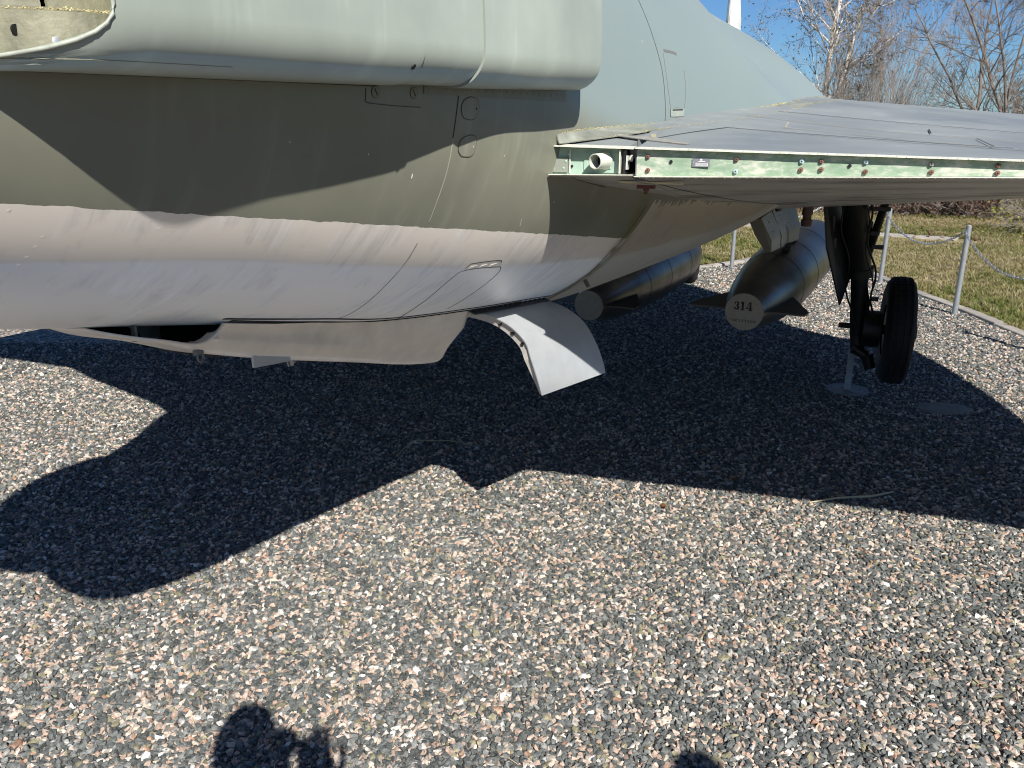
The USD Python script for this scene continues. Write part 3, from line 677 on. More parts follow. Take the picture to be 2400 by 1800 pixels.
# lips along the open trailing edge
def lip_strip(x0, x1, s0, s1, top, name, th=.0022, n=24, wob=.0004):
    sh = (lambda x: float(TE(x)) - TE0) if x0 > .87 else (lambda x: 0.0)
    g = np.random.default_rng(int(x0 * 1000) + top)
    X = np.linspace(x0, x1, n); P = []
    for x in X:
        t0 = TE0 if x0 > .87 else 2.112
        z = [wing_z(x, s, t0)[1 if top else 0] for s in (t0, t0 + .05)]
        sl = (z[1] - z[0]) / .05
        P.append([(x, s0 + sh(x) + g.normal() * wob, z[0] + sl * (s0 - t0)), (x, s1 + sh(x), z[0] + sl * (s1 - t0))])
    P = np.array(P); N = np.zeros_like(P); N[..., 2] = -1 if top else 1
    P[..., 2] += (.0004 if top else -.0004)
    return obj(name, shell(P, N, th), lip_mat, jet)
lip_strip(.655, .866, 2.076, 2.112, True, 'top_lip'); lip_strip(.645, .874, 2.076, 2.112, False, 'bottom_lip')
lip_strip(.876, 3.6, 2.046, 2.070, True, 'top_lip', n=90); lip_strip(.876, 3.6, 2.046, 2.070, False, 'bottom_lip', n=90)
# spar faces: green primer with chipped white
def primer_mat():
    n = {'tc': ('texture_coordinate', {}), 'mp': ('mapping', {'scale': (1.0, 1, 2.2)}), 'n': ('noise_texture', {'scale': 26.0, 'detail': 8, 'roughness': .72}), 'n2': ('noise_texture', {'scale': 4.0, 'detail': 3}),
         'ad': ('math', {'math_type': 'multiply_add', 'value2': .55, 'value3': 0.0}), 'sm': ('math', {'math_type': 'add'}),
         'r': ('rgb_ramp', {'ramp': [(.60, (.19, .275, .19)), (.73, (.25, .33, .24)), (.81, (.37, .41, .33)), (.90, (.48, .48, .41))]}), 'p': ('principled_bsdf', {'roughness': .6, 'specular_ior_level': .3})}
    return M('primer_look', n, [('tc.object', 'mp.vector'), ('mp.vector', 'n.vector'), ('tc.object', 'n2.vector'), ('n2.fac', 'ad.value1'), ('ad.value', 'sm.value1'), ('n.fac', 'sm.value2'), ('sm.value', 'r.fac'), ('r.color', 'p.base_color')])
primer = primer_mat()
teal_primer = plain('teal_primer_look', (.30, .42, .345), .55, var=.2, scale=16)
def spar(x0, x1, s, name, mat, n=40, dz=.0):
    sh = (lambda x: float(TE(x)) - TE0) if x0 > .87 else (lambda x: 0.0)
    P = np.array([[(x, s + sh(x), wing_z(x, TE0)[0] + .0015 + dz), (x, s + sh(x), wing_z(x, TE0)[1] - .0015)] for x in np.linspace(x0, x1, n)])
    N = np.zeros_like(P); N[..., 1] = -1
    return obj(name, shell(P, N, .003), mat, jet)
sp1 = spar(.878, 3.6, 2.0645, 'spar', primer)
sp0 = spar(.640, .826, 2.110, 'root_spar', teal_primer)
zt = lambda x: wing_z(x, TE0)
obj('spar_rib', box((.8305, 2.0980, (zt(.83)[0] + zt(.83)[1]) / 2), (.003, .030, .058)), lip_mat, sp0)
obj('root_plate', box((.664, 2.1065, 1.529), (.05, .003, .036)), plain('root_plate_look', (.24, .26, .22), .5), sp0)
obj('doubler_plate', box((.779, 2.1075, 1.536), (.094, .002, .050)), teal_primer, sp0)
obj('seam_post', box((.694, 2.1068, 1.538), (.003, .003, .060)), lip_mat, sp0)
for x, z in ((.654, 1.54), (.683, 1.538), (.649, 1.52), (.677, 1.521), (.689, 1.557), (.8, 1.553), (.801, 1.523)):
    obj('spar_rivet', dome_rivet(np.array([x, 2.1055, z]), np.array([0, -1.0, 0.01]), .0036, .002), teal_primer, sp0, smooth=True)
for x, z in ((.699, 1.526), (.815, 1.542)):
    obj('spar_hole', cyl((x, 2.1066, z), (x, 2.1090, z), .0034, 14), black_mat, sp0)
# pipe stub
pc = np.array([.786, 2.1080, 1.541]); d = np.array([-.35, -1.0, -.02]); d /= np.linalg.norm(d)
t = np.linspace(0, 2 * np.pi, 28, endpoint=False); a = np.cross(d, [0, 0, 1.0]); a /= np.linalg.norm(a); b = np.cross(a, d)
ring = lambda c, r: c + r * (np.cos(t)[:, None] * a + np.sin(t)[:, None] * b)
L = [(pc, .0235), (pc + d * .010, .0205), (pc + d * .045, .0192), (pc + d * .0455, .0172), (pc + d * .005, .0165)]
pm = grid(np.stack([ring(c, r) for c, r in L]), True); pm.fix_normals()
pipe = obj('pipe_stub', pm, plain('pipe_look', (.50, .52, .45), .5, var=.15, scale=40), sp0, smooth=40)
obj('pipe_bore', cyl(pc + d * .006, pc + d * .008, .0168, 20), black_mat, sp0)
# the gap between root and panel: a dark box with two brackets
obj('gap_lining', [box((.860, 2.225, 1.54), (.028, .004, .064)), box((.8468, 2.15, 1.541), (.002, .14, .064)), box((.8732, 2.15, 1.541), (.002, .14, .064))], black_mat, jet)
obj('gap_bracket', [box((.8545, 2.105, 1.548), (.011, .004, .016), Rotation.from_euler('y', 12, degrees=True).as_matrix().__class__ and None), box((.8505, 2.09, 1.538), (.004, .03, .034))], plain('gap_bracket_look', (.5, .5, .46), .5), jet)
bolts = [(0.906, 1.554, 0), (0.907, 1.521, 0), (1.118, 1.549, 0), (1.118, 1.521, 1), (1.265, 1.546, 1), (1.265, 1.527, 0), (1.308, 1.547, 0), (1.309, 1.528, 0), (1.403, 1.546, 1), (1.404, 1.524, 0), (1.537, 1.543, 2), (1.539, 1.525, 0), (1.667, 1.541, 0), (1.668, 1.525, 0)]
grey_bolt = plain('grey_bolt_look', (.28, .26, .23), .6, .3, var=.3, scale=90)
for x, z, k in bolts:
    e_ = float(TE(x)) - TE0; x = 1.3 + (x - 1.3) * (1 + e_ / 2.06)
    m = [cyl((x, 2.0615 + e_, z), (x, 2.0575 + e_, z), .0046, 12, .0040), box((x, 2.0573 + e_, z), (.0045, .0012, .0010)), box((x, 2.0572 + e_, z), (.0010, .0012, .0045)), cyl((x, 2.0616 + e_, z), (x, 2.0606 + e_, z), .0058, 14)]
    obj('spar_bolt', m[:1] + m[3:], (rust_mat, teal_mat, grey_bolt)[k], sp1)
    obj('bolt_slot', m[1:3], seam_mat, sp1)
for x, z in ((.962, 1.542), (1.371, 1.537)):
    e_ = float(TE(x)) - TE0; obj('spar_hole', cyl((x, 2.0608 + e_, z), (x, 2.0625 + e_, z), .0042, 16), black_mat, sp1)
# tiny rivet heads along both lips
obj('lip_rivets', [dome_rivet(np.array([x, 2.0462 + float(TE(x)) - TE0, zt(x)[0] - .0022]), np.array([0, -1.0, .2]), .0011, .0008) for x in np.arange(.89, 1.9, .017)] + [dome_rivet(np.array([x, 2.0462 + float(TE(x)) - TE0, zt(x)[1] + .0005]), np.array([0, -1.0, .2]), .0011, .0008) for x in np.arange(.9, 1.9, .021)], plain('rivet_dark_look', (.3, .3, .25), .6), jet, kind='stuff')
# data plate
dp = obj('data_plate', box((1.034, 2.0725, 1.5405), (.042, .0012, .019)), plain('plate_grey_look', (.22, .225, .25), .45, .3, var=.1), sp1)
pw = plain('plate_white_look', (.66, .66, .66), .5)
obj('plate_field', [box((1.036, 2.0717, 1.5362), (.029, .0006, .0075)), box((1.034, 2.0717, 1.5475), (.005, .0006, .004)), box((1.036, 2.0717, 1.5435), (.016, .0006, .0018))], pw, dp)
obj('plate_lines', [box((1.036, 2.0712, 1.5362 + i * .0022), (.027, .0006, .0005)) for i in (-1, 0, 1)], seam_mat, dp)
obj('plate_screws', [cyl((1.034 + q * .0185, 2.0720, 1.5405), (1.034 + q * .0185, 2.0710, 1.5405), .0013, 10) for q in (-1, 1)], bare, dp)

# seams on the wing
def wing_line(pts, w, mat, name, top=True, n=30, off=.0007):
    L = smooth_line(pts, n) if len(pts) > 2 else np.linspace(pts[0], pts[1], n)
    tt = np.gradient(L, axis=0); tt /= np.linalg.norm(tt, axis=1, keepdims=True); q = np.column_stack([-tt[:, 1], tt[:, 0]]) * w / 2
    P = np.stack([np.array([(x, s, wing_z(x, s)[1 if top else 0] + (off if top else -off)) for x, s in L + e]) for e in (q, -q)], 1)
    N = np.zeros_like(P); N[..., 2] = 1 if top else -1
    return obj(name, shell(P, N, off * .9), mat, jet)
wing_line([(.8735, 2.22), (.93, 2.36), (1.04, 2.575)], .004, seam_mat, 'wing_seam')
wing_line([(1.04, 2.575), (1.25, 2.50), (1.5, 2.42), (1.9, 2.30)], .004, seam_olive, 'wing_seam')
wing_line([(1.06, 2.96), (1.262, 2.821), (1.428, 2.71), (1.6, 2.635), (1.83, 2.52)], .003, pale_seam, 'wing_seam')
wing_line([(1.188, 2.645), (1.362, 2.563), (1.531, 2.456), (1.80, 2.32)], .003, pale_seam, 'wing_seam')
wing_line([(1.15, 3.18), (1.369, 3.08), (1.657, 2.94), (1.90, 2.81)], .003, seam_olive, 'wing_seam')
wing_line([(1.201, 2.811), (1.199, 2.646)], .005, pale_seam, 'wing_seam', n=6)
wing_line([(1.601, 2.80), (1.593, 2.665)], .0035, seam_mat, 'wing_seam', n=6)
wing_line([(1.697, 2.575), (1.706, 2.374)], .0028, seam_olive, 'wing_seam', n=6)
wing_line([(.873, 2.07), (.90, 2.376), (1.0, 3.0), (1.12, 3.45)], .004, seam_mat, 'wing_seam', top=False)
wing_line([(1.12, 3.45), (1.32, 3.40), (1.7, 3.30), (2.2, 3.1)], .006, seam_mat, 'wing_seam', top=False)
wing_line([(.70, 2.10), (.73, 2.9), (.78, 3.6)], .005, seam_mat, 'wing_seam', top=False)
# cover strip with a small block on the joint; jury strut fitting beneath
def on_top(x, s, h=.001): return np.array([x, s, wing_z(x, s)[1] + h])
P = np.array([[on_top(.781, 2.29, .002), on_top(.775, 2.27, .002)], [on_top(.876, 2.262, .003), on_top(.88, 2.20, .003)], [on_top(.99, 2.18, .002), on_top(.985, 2.155, .002)]])
N = np.zeros_like(P); N[..., 2] = 1
cv = obj('cover_strip', shell(P, N, .002), plain('cover_look', (.24, .235, .21), .7, var=.2, scale=60), jet)
obj('cover_block', trimesh.creation.box((.013, .012, .008), transform=trimesh.transformations.translation_matrix(on_top(.881, 2.262, .007))), plain('block_look', (.34, .31, .22), .8), cv)
P = np.array([[(x, 2.285 - .45 * (x - .79), wing_z(x, 2.25)[0] - .004), (x, 2.255 - .45 * (x - .79), wing_z(x, 2.22)[0] - .003)] for x in np.linspace(.79, .977, 8)]); N = np.zeros_like(P); N[..., 2] = -1
ys_ = obj('locking_batten', shell(P, N, .003), plain('batten_look', (.50, .46, .31), .7, var=.2, scale=30), jet)
red = plain('red_fitting_look', (.11, .02, .015), .6, var=.3, scale=60)
obj('batten_fitting', [box((.872, 2.235, wing_z(.87, 2.235)[0] - .013), (.048, .02, .008)), cyl((.872, 2.235, wing_z(.87, 2.235)[0] - .015), (.872, 2.235, wing_z(.87, 2.235)[0] - .024), .008, 12), cyl((.872, 2.235, wing_z(.87, 2.235)[0] - .022), (.872, 2.235, wing_z(.87, 2.235)[0] - .032), .0045, 10)], red, ys_)

# fillet between fuselage and wing: three flanged lengths
FTOP = PCH([2.074, 2.214, 2.354, 2.70, 2.9, 3.19, 3.42, 3.9, 4.6], [1.606, 1.617, 1.623, 1.637, 1.650, 1.678, 1.706, 1.744, 1.78])
FOOT = PCH([2.06, 2.154, 2.292, 2.45, 2.75, 3.028, 3.705, 3.856, 4.5], [.662, .715, .795, .865, 1.02, 1.14, 1.286, 1.34, 1.42])
def fillet(s0, s1, name, n=24, grow=.0):
    P = []
    for s in np.linspace(s0, s1, n):
        z = float(FTOP(s)); p0 = side(np.array(s), np.array(z), .003)
        xw = max(float(FOOT(s)), float(p0[0]) + .006)
        zw = min(wing_z(max(xw, .5), s)[1] + .0025, z - .008)
        p2 = np.array([xw, s, zw]); p1 = np.array([p0[0] + .15 * (xw - p0[0]), s, zw + .15 * (z - zw)])
        P.append([p0 * (1 - u) ** 2 + 2 * p1 * u * (1 - u) + p2 * u ** 2 for u in np.linspace(0, 1, 9)])
    P = np.array(P); N = normals_of(P); N *= np.sign(N[..., 2].mean())
    return obj(name, shell(P, N, .003), fil_mat, jet, smooth=40)
fil_mat = plain('fillet_look', (.21, .22, .185), .6, var=.35, scale=16)
f1 = fillet(2.080, 2.700, 'wing_fillet'); f2 = fillet(2.708, 4.4, 'wing_fillet', 50)
def along(lo, hi, dz, sp=.002):
    def f(g):
        s = g.uniform(lo, hi); z = float(FTOP(s)) + abs(g.normal(0, sp)) * g.choice([-1, 1]) + dz
        return side(np.array(s), np.array(z), .003)
    return f
obj('lichen_line', crumbs(380, along(2.10, 2.70, .001, .0014), .0014), lichen_mat, f1, kind='stuff')
obj('lichen_line', crumbs(700, along(2.715, 3.5, .001, .0016), .0017), lichen_mat, f2, kind='stuff')
def foot(lo, hi):
    def f(g):
        s = g.uniform(lo, hi); z = float(FTOP(s)); x = float(FOOT(s)) + g.normal(0, .006)
        return np.array([x, s, wing_z(max(x, .7), s)[1] + .003])
    return f
obj('lichen_line', crumbs(200, foot(2.10, 2.70), .0014), lichen_mat, f1, kind='stuff')
obj('lichen_line', crumbs(180, foot(2.72, 3.6), .0012), lichen_mat, f2, kind='stuff')

# parts above and behind: fin, spine, blade aerial
fp_ = np.array([(2.0, 2.3), (2.6, 3.5), (3.2, 3.52), (4.2, 2.4)])
m = trimesh.creation.extrude_polygon(SPoly(fp_), .09, engine='earcut'); m.vertices = np.column_stack([m.vertices[:, 2] - .045, m.vertices[:, 0], m.vertices[:, 1]]); m.fix_normals()
obj('tail_fin', m, green_paint, jet)
rows = []
for y in np.linspace(.75, 3.6, 20):
    q = np.linspace(0, 2 * np.pi, 28, endpoint=False); rr = .30 * (1 if y > 1.2 else math.sqrt(max(.02, 1 - ((1.2 - y) / .46) ** 2)))
    rows.append(np.column_stack([-.1 + rr * np.cos(q), np.full(28, y), 2.42 + rr * 1.1 * np.sin(q)]))
m = grid(np.stack(rows), True); m.fix_normals(); obj('spine_fairing', m, green_paint, jet, smooth=40)
rows = []
for z_, w_, c_ in ((1.95, .042, .20), (2.20, .038, .17), (2.45, .022, .12), (2.62, .010, .07)):
    t = np.linspace(0, 2 * np.pi, 20, endpoint=False); rows.append(np.column_stack([.775 + .01 * (2.3 - z_) * 0 + w_ * np.cos(t) * (1 - .0 * np.sin(t)) - .5 * (.042 - w_) , 5.1 + c_ * np.sin(t), np.full(20, z_)]))
m = grid(np.stack(rows), True); m.fix_normals()
obj('blade_aerial', m, plain('aerial_look', (.66, .66, .62), .6, var=.3, scale=14), jet)
# small knob and rod below the wing
kx, ks = 1.28, 4.0; kz = wing_z(kx, ks)[0]
obj('drain_knob', [cyl((kx, ks, kz + .01), (kx, ks, kz - .035), .024, 18), cyl((kx, ks, kz - .035), (kx, ks, kz - .06), .019, 18), cyl((kx, ks, kz - .055), (kx, ks, kz - .085), .026, 18, .022)], plain('knob_look', (.05, .022, .015), .6), jet, smooth=35)
obj('wing_rod', [cyl((2.30, 4.2, 1.36), (2.315, 4.2, 1.26), .008, 10), cyl((2.315, 4.2, 1.27), (2.318, 4.2, 1.235), .018, 12, .015)], black_mat, jet, smooth=35)
obj('hook_fairing', trimesh.convex.convex_hull(np.array([(1.10, 4.5, 1.26), (1.16, 4.5, 1.26), (1.10, 4.7, 1.26), (1.16, 4.7, 1.26), (1.12, 4.55, 1.20), (1.14, 4.62, 1.20)])), black_mat, jet)

# pylon
Rr = np.array([(.985, 4.56, 1.16), (1.050, 4.56, 1.165), (1.112, 4.60, 1.044), (1.115, 4.60, .985), (1.085, 4.60, .985), (1.025, 4.58, 1.075)])
Fr = np.array([(1.12, 5.22, 1.235), (1.188, 5.22, 1.235), (1.238, 5.22, 1.068), (1.242, 5.22, .985), (1.21, 5.22, .985), (1.15, 5.22, 1.10)])
pyl_mat = plain('pylon_look', (.46, .47, .48), .5, .2, var=.12, scale=20)
py = obj('pylon', trimesh.convex.convex_hull(np.vstack([Rr, Fr])), pyl_mat, jet)
pend = trimesh.convex.convex_hull(np.vstack([Rr + [0, -.004, 0], Rr + [0, -.016, -.002]]))
obj('pylon_end_plate', pend, plain('pylon_end_look', (.13, .12, .095), .6), py)
for tq, w in ((.30, .006), (.52, .003), (.56, .003)):
    c0, c1, c2 = [Rr[i] + (Fr[i] - Rr[i]) * tq for i in (1, 2, 3)]
    e = np.array([.0015, 0, .0008])
    obj('pylon_seam', [tube(np.array([c0 + e, c1 + e, c2 + e]), w / 3, 5)], seam_mat, py)
for tq in (.12, .44, .62):
    for uu in (.3, .7):
        a_ = Rr[1] + (Fr[1] - Rr[1]) * tq; b_ = Rr[2] + (Fr[2] - Rr[2]) * tq
        obj('pylon_screw', trimesh.creation.icosphere(1, .0045).apply_translation(a_ + (b_ - a_) * uu), seam_mat, py)
obj('pylon_hook', box((1.19, 4.93, .975), (.03, .13, .03)), black_mat, py)
cpy = trimesh.convex.convex_hull(np.array([(x, y, z) for x in (.05, .19) for y, z in ((5.2, 1.15), (6.2, 1.2), (5.3, .74), (6.1, .78))]))
obj('pylon', cpy, pyl_mat, jet)

# right main landing gear
gear_mat = plain('gear_look', (.007, .0075, .007), .5, .2, var=.3, scale=20)
gear = thing('main_gear', None, None, parent=jet)
AX = np.array([1.70, 5.28, .455])
obj('leg', [cyl((1.50, 4.95, 1.33), (1.60, 5.18, .80), .072, 20, .066), cyl((1.60, 5.18, .82), (1.635, 5.27, .42), .048, 18, .044), cyl((1.55, 5.07, 1.1), (1.56, 5.09, 1.04), .082, 20), cyl((1.595, 5.17, .84), (1.60, 5.18, .79), .078, 20)], gear_mat, gear, smooth=35)
obj('drag_strut', [cyl((1.42, 5.4, 1.32), (1.60, 5.2, .82), .03, 12), cyl((1.68, 4.9, 1.3), (1.62, 5.16, .86), .022, 12)], gear_mat, gear, smooth=35)
lnk = [trimesh.convex.convex_hull(np.array(q)) for q in ([(1.60, 5.28, .80), (1.64, 5.28, .80), (1.66, 5.36, .60), (1.69, 5.36, .60), (1.60, 5.33, .79), (1.69, 5.40, .60)], [(1.66, 5.36, .62), (1.70, 5.36, .62), (1.62, 5.29, .42), (1.66, 5.29, .42), (1.69, 5.40, .61), (1.66, 5.33, .42)])]
obj('torque_link', lnk, gear_mat, gear)
obj('axle', [cyl((1.60, 5.28, .455), (1.93, 5.28, .455), .030, 16), cyl((1.63, 5.28, .46), (1.65, 5.28, .30), .042, 14), cyl((1.66, 5.28, .455), (1.76, 5.28, .455), .11, 24), cyl((1.62, 5.25, .335), (1.70, 5.24, .29), .03, 12), cyl((1.70, 5.24, .30), (1.73, 5.24, .22), .035, 12)], gear_mat, gear, smooth=35)
door = trimesh.convex.convex_hull(np.array([(1.335, 4.86, 1.34), (1.345, 4.86, 1.34), (1.475, 5.20, 1.34), (1.485, 5.20, 1.34), (1.392, 4.90, .98), (1.402, 4.90, .98), (1.50, 5.00, .64), (1.508, 5.00, .64), (1.555, 5.24, .80), (1.565, 5.24, .80)]))
obj('gear_door', door, plain('door_look', (.010, .010, .009), .5, .1, var=.3), gear)
obj('door_stiffener', [box((1.42, 4.97, 1.10), (.014, .03, .10)), box((1.44, 4.97, 1.0), (.014, .03, .06))], plain('stiff_look', (.045, .043, .036), .6), gear)
hoses = []
for k, (dx, w) in enumerate(((.075, .006), (.06, .004), (-.06, .005))):
    q = smooth_line([(1.50 + dx, 1.28), (1.535 + dx * 1.1, 1.05), (1.53 + dx * 1.5, .95), (1.58 + dx, .85), (1.63 + dx * .8, .6)], 24) if False else None
    zz = np.linspace(1.28, .50, 24); xx = 1.50 + (1.28 - zz) * .19 + dx * (1 + .25 * np.sin(zz * 17 + k)); yy = 4.93 + (1.28 - zz) * .40 - .055 + .012 * np.sin(zz * 11)
    hoses.append(tube(np.column_stack([xx, yy, zz]), w, 6))
for m in hoses: obj('brake_hose', m, black_mat, gear, smooth=True)
for z, dx, L in ((1.20, .075, .10), (.98, .08, .05), (1.06, .078, .035), (.66, .06, .03)):
    x0 = 1.50 + (1.28 - z) * .19; y0 = 4.93 + (1.28 - z) * .40
    obj('leg_lug', [box((x0 + dx + L / 2, y0 - .02, z), (L, .025, .022)), cyl((x0 + dx + L, y0 - .02, z - .012), (x0 + dx + L, y0 - .02, z + .012), .013, 10)], gear_mat, gear)
# wheel
WC = np.array([1.848, 5.28, .455])
prof = [(r_, w_ * .80) for r_, w_ in [(.15, -.085), (.20, -.098), (.26, -.100), (.295, -.088), (.312, -.062), (.318, -.03), (.318, .03), (.312, .062), (.295, .088), (.26, .100), (.20, .098), (.15, .085)]]
tt_ = np.linspace(0, 2 * np.pi, 64, endpoint=False)
P = np.stack([np.stack([np.full(64, WC[0] + w), WC[1] + r * np.cos(tt_), WC[2] + r * np.sin(tt_)], -1) for r, w in prof])
wheel = thing('wheel', None, None, parent=None) if False else None
tm = grid(P, True); tm.fix_normals()
tyre_mat = plain('tyre_look', (.008, .008, .0085), .75, spec=.3, var=.3, scale=40)
wh = obj('tyre', tm, tyre_mat, gear, smooth=40)
ridges = []
for w in (-.050, -.018, .018, .050):
    r_ = .3135 if abs(w) > .04 else .3185
    ridges.append(trimesh.creation.torus(r_ , .006, 64, 6, transform=trimesh.transformations.concatenate_matrices(trimesh.transformations.translation_matrix(WC + [w, 0, 0]), trimesh.transformations.rotation_matrix(np.pi / 2, [0, 1, 0]))))
obj('tyre_rib', ridges, tyre_mat, wh, smooth=40)
obj('tread_block', [box(WC + np.array([w, (r_ + .001) * np.cos(a), (r_ + .001) * np.sin(a)]), (.024, .012, .008), trimesh.transformations.rotation_matrix(a - np.pi / 2, [1, 0, 0])) for a in np.linspace(0, 2 * np.pi, 60, endpoint=False) for w, r_ in ((-.034, .3165), (0, .319), (.034, .3165))], tyre_mat, wh, kind='stuff')
obj('rim', [cyl(WC + [-.06, 0, 0], WC + [.07, 0, 0], .155, 40), cyl(WC + [.06, 0, 0], WC + [.112, 0, 0], .05, 20)], gear_mat, wh, smooth=35)
# left gear, mostly hidden behind the tanks
lg = thing('main_gear', None, None, parent=jet)
obj('leg', [cyl((-1.50, 4.95, 1.33), (-1.635, 5.27, .42), .06, 16)], gear_mat, lg, smooth=35)
m = tm.copy(); m.vertices[:, 0] *= -1; m.fix_normals(); obj('tyre', m, tyre_mat, lg, smooth=40)
# nose leg
ng = thing('nose_gear', None, None, parent=jet)
obj('leg', cyl((0, 9.0, 1.3), (0, 9.0, .3), .05, 14), gear_mat, ng, smooth=35)
m = tm.copy(); m.vertices = (m.vertices - WC) * [.8, .85, .85] + [0.12, 9.0, .275]; m.fix_normals(); obj('tyre', m, tyre_mat, ng, smooth=40)

# ---------------------------------------------------------------- drop tanks
tank_mat_n = {'tc': ('texture_coordinate', {}), 'mp': ('mapping', {'scale': (30, 1.5, 30)}), 'n': ('noise_texture', {'scale': 1.0, 'detail': 6, 'roughness': .65}), 'n2': ('noise_texture', {'scale': 4.0, 'detail': 5}),
              'mp2': ('mapping', {'scale': (2.5, 60, 2.5)}), 'n3': ('noise_texture', {'scale': 1.0, 'detail': 5, 'roughness': .6}),
              'r': ('rgb_ramp', {'ramp': [(.3, (.10, .10, .10)), (.55, (.20, .20, .20)), (.75, (.28, .28, .28))]}), 'r2': ('rgb_ramp', {'ramp': [(.30, (.55, .55, .55)), (.42, (1, 1, 1))]}), 'mx': ('mix_color', {'blend_type': 'multiply', 'fac': .8}), 'p': ('principled_bsdf', {'metallic': .8, 'roughness': .34})}
tank_mat = M('tank_look', tank_mat_n, [('tc.object', 'mp.vector'), ('tc.object', 'mp2.vector'), ('mp2.vector', 'n3.vector'), ('n3.fac', 'r2.fac'), ('tc.object', 'n2.vector'), ('n2.fac', 'r.fac'), ('r.color', 'mx.a'), ('r2.color', 'mx.b'), ('mx.result', 'p.base_color')])
cap_mat = plain('tank_cap_look', (.21, .20, .17), .55, .1, var=.12, scale=30)
def stencil(text, h, depth):
    """Bold serif stencil figures for the tank's plate."""
    from shapely.geometry import box as B
    from shapely.ops import unary_union
    G = {}
    G['1'] = unary_union([B(.16, 0, .40, 1), B(.05, 0, .51, .10), B(.05, .80, .20, .93), B(.10, .86, .3, 1)]).difference(B(.27, .0, .29, 0))
    o = lambda cx, cy, rx, ry: SPoly([(cx + rx * math.cos(a), cy + ry * math.sin(a)) for a in np.linspace(0, 2 * np.pi, 40)])
    up = o(.28, .74, .27, .26).difference(o(.22, .75, .13, .15)); lo = o(.28, .28, .29, .28).difference(o(.20, .29, .14, .17))
    three = up.union(lo).difference(B(-.1, .36, .20, .64)).union(o(.10, .82, .085, .085)).union(o(.10, .17, .095, .09))
    G['3'] = three.difference(B(.20, -.1, .245, 1.1))
    four = unary_union([B(.40, 0, .62, 1), B(.30, 0, .74, .10), SPoly([(0, .24), (.40, 1), (.50, 1), (.13, .34), (.13, .24)]), B(0, .22, .76, .34)])
    G['4'] = four.difference(B(.345, -.1, .385, .72))
    out, x = [], 0
    for c in text:
        g = G[c]
        for p in getattr(g, 'geoms', [g]):
            if p.area < 1e-4: continue
            m = trimesh.creation.extrude_polygon(p, depth / h, engine='earcut'); m.apply_translation([x, 0, 0]); out.append(m)
        x += {'1': .62, '3': .68, '4': .80}[c]
    m = trimesh.util.concatenate(out); m.apply_scale(h); m.apply_translation([-m.bounds[:, 0].mean(), 0, 0]); return m
def tank(name, label, tail, length, rot, pitch, number=None):
    t = thing(name, label, 'drop tank', tail, rot, group='metal drop tanks under the jet')
    R_ = Rotation.from_euler('x', pitch, degrees=True).as_matrix()
    T = np.eye(4); T[:3, :3] = R_
    tx = lambda m: m.apply_transform(T)
    pr = [(.0, .094), (.10, .118), (.30, .152), (.55, .182), (.82, .199), (1.1, .204), (length - .75, .204), (length - .5, .192), (length - .28, .160), (length - .1, .095), (length, .004)]
    PR = PCH([p[0] for p in pr], [p[1] for p in pr])
    Y = np.r_[np.linspace(0, length - .3, 50), np.linspace(length - .28, length, 18)]
    a = np.linspace(0, 2 * np.pi, 56, endpoint=False)
    m = grid(np.stack([np.column_stack([PR(y) * np.cos(a), np.full(56, y), PR(y) * np.sin(a)]) for y in Y]), True); m.fix_normals()
    obj('tank_body', tx(m), tank_mat, t, smooth=40)
    for y in (.62, 1.02, 1.5):
        q = grid(np.stack([np.column_stack([(PR(y) + e) * np.cos(a), np.full(56, y + d), (PR(y) + e) * np.sin(a)]) for d, e in ((-.0025, .0002), (-.0015, .0012), (.0015, .0012), (.0025, .0002))]), True); q.fix_normals()
        obj('ring_seam', tx(q), seam_olive, t)
    cap_ = cyl((0, -.006, 0), (0, .004, 0), .0945, 48)
    cp = obj('tail_plate', tx(cap_), cap_mat, t, smooth=35)
    if number:
        flip = Rotation.from_euler('x', 90, degrees=True).as_matrix(); F = np.eye(4); F[:3, :3] = flip
        for txt, h, z in ((number[0], .044, .008), (number[1], .0118, -.052)):
            if txt.isdigit(): m = stencil(txt, h, .0015)
            else:
                ch = []
                for i_, c_ in enumerate(txt):
                    q_ = meshkit.text_mesh(c_, h, .0012, bold=True); q_.apply_translation([-q_.bounds[:, 0].mean(), 0, 0]); q_.vertices[:, 0] *= 1.15
                    q_.apply_translation([(i_ - 4) * .0152, 0, 0]); ch.append(q_)
                m = trimesh.util.concatenate(ch)
            m.apply_transform(F); m.apply_translation([-.005, -.0055, z]); m.fix_normals()
            obj('lettering', tx(m), black_mat, cp)
    for s_ in (1, -1):
        f = np.array([(.085, .03), (.085, .52), (.16, .42), (.295, .10), (.285, .03)])
        m = trimesh.creation.extrude_polygon(SPoly(f), .008, engine='earcut'); m.vertices[:, 2] -= .004; m.vertices[:, 0] *= s_; m.fix_normals()
        m.apply_transform(trimesh.transformations.rotation_matrix(-.10 * 0, [0, 1, 0]))
        obj('fin', tx(m), plain('fin_look', (.06, .06, .055), .6) if 'fin_look' not in used_m else used_m['fin_look'], t)
    return t
used_m = {}
used_m['fin_look'] = plain('fin_look', (.06, .06, .055), .6)
tank('drop_tank', 'right hand drop tank stencilled 314 hanging under the wing pylon', PLANE(4.16, 1.03, .74), 2.5, -YAW - 8.0, 2.2, ('314', 'TSP103208'))
tank('drop_tank', 'left hand drop tank half hidden under the belly of the jet', PLANE(4.80, .06, .575), 2.2, -YAW - 8.5, 2.0)

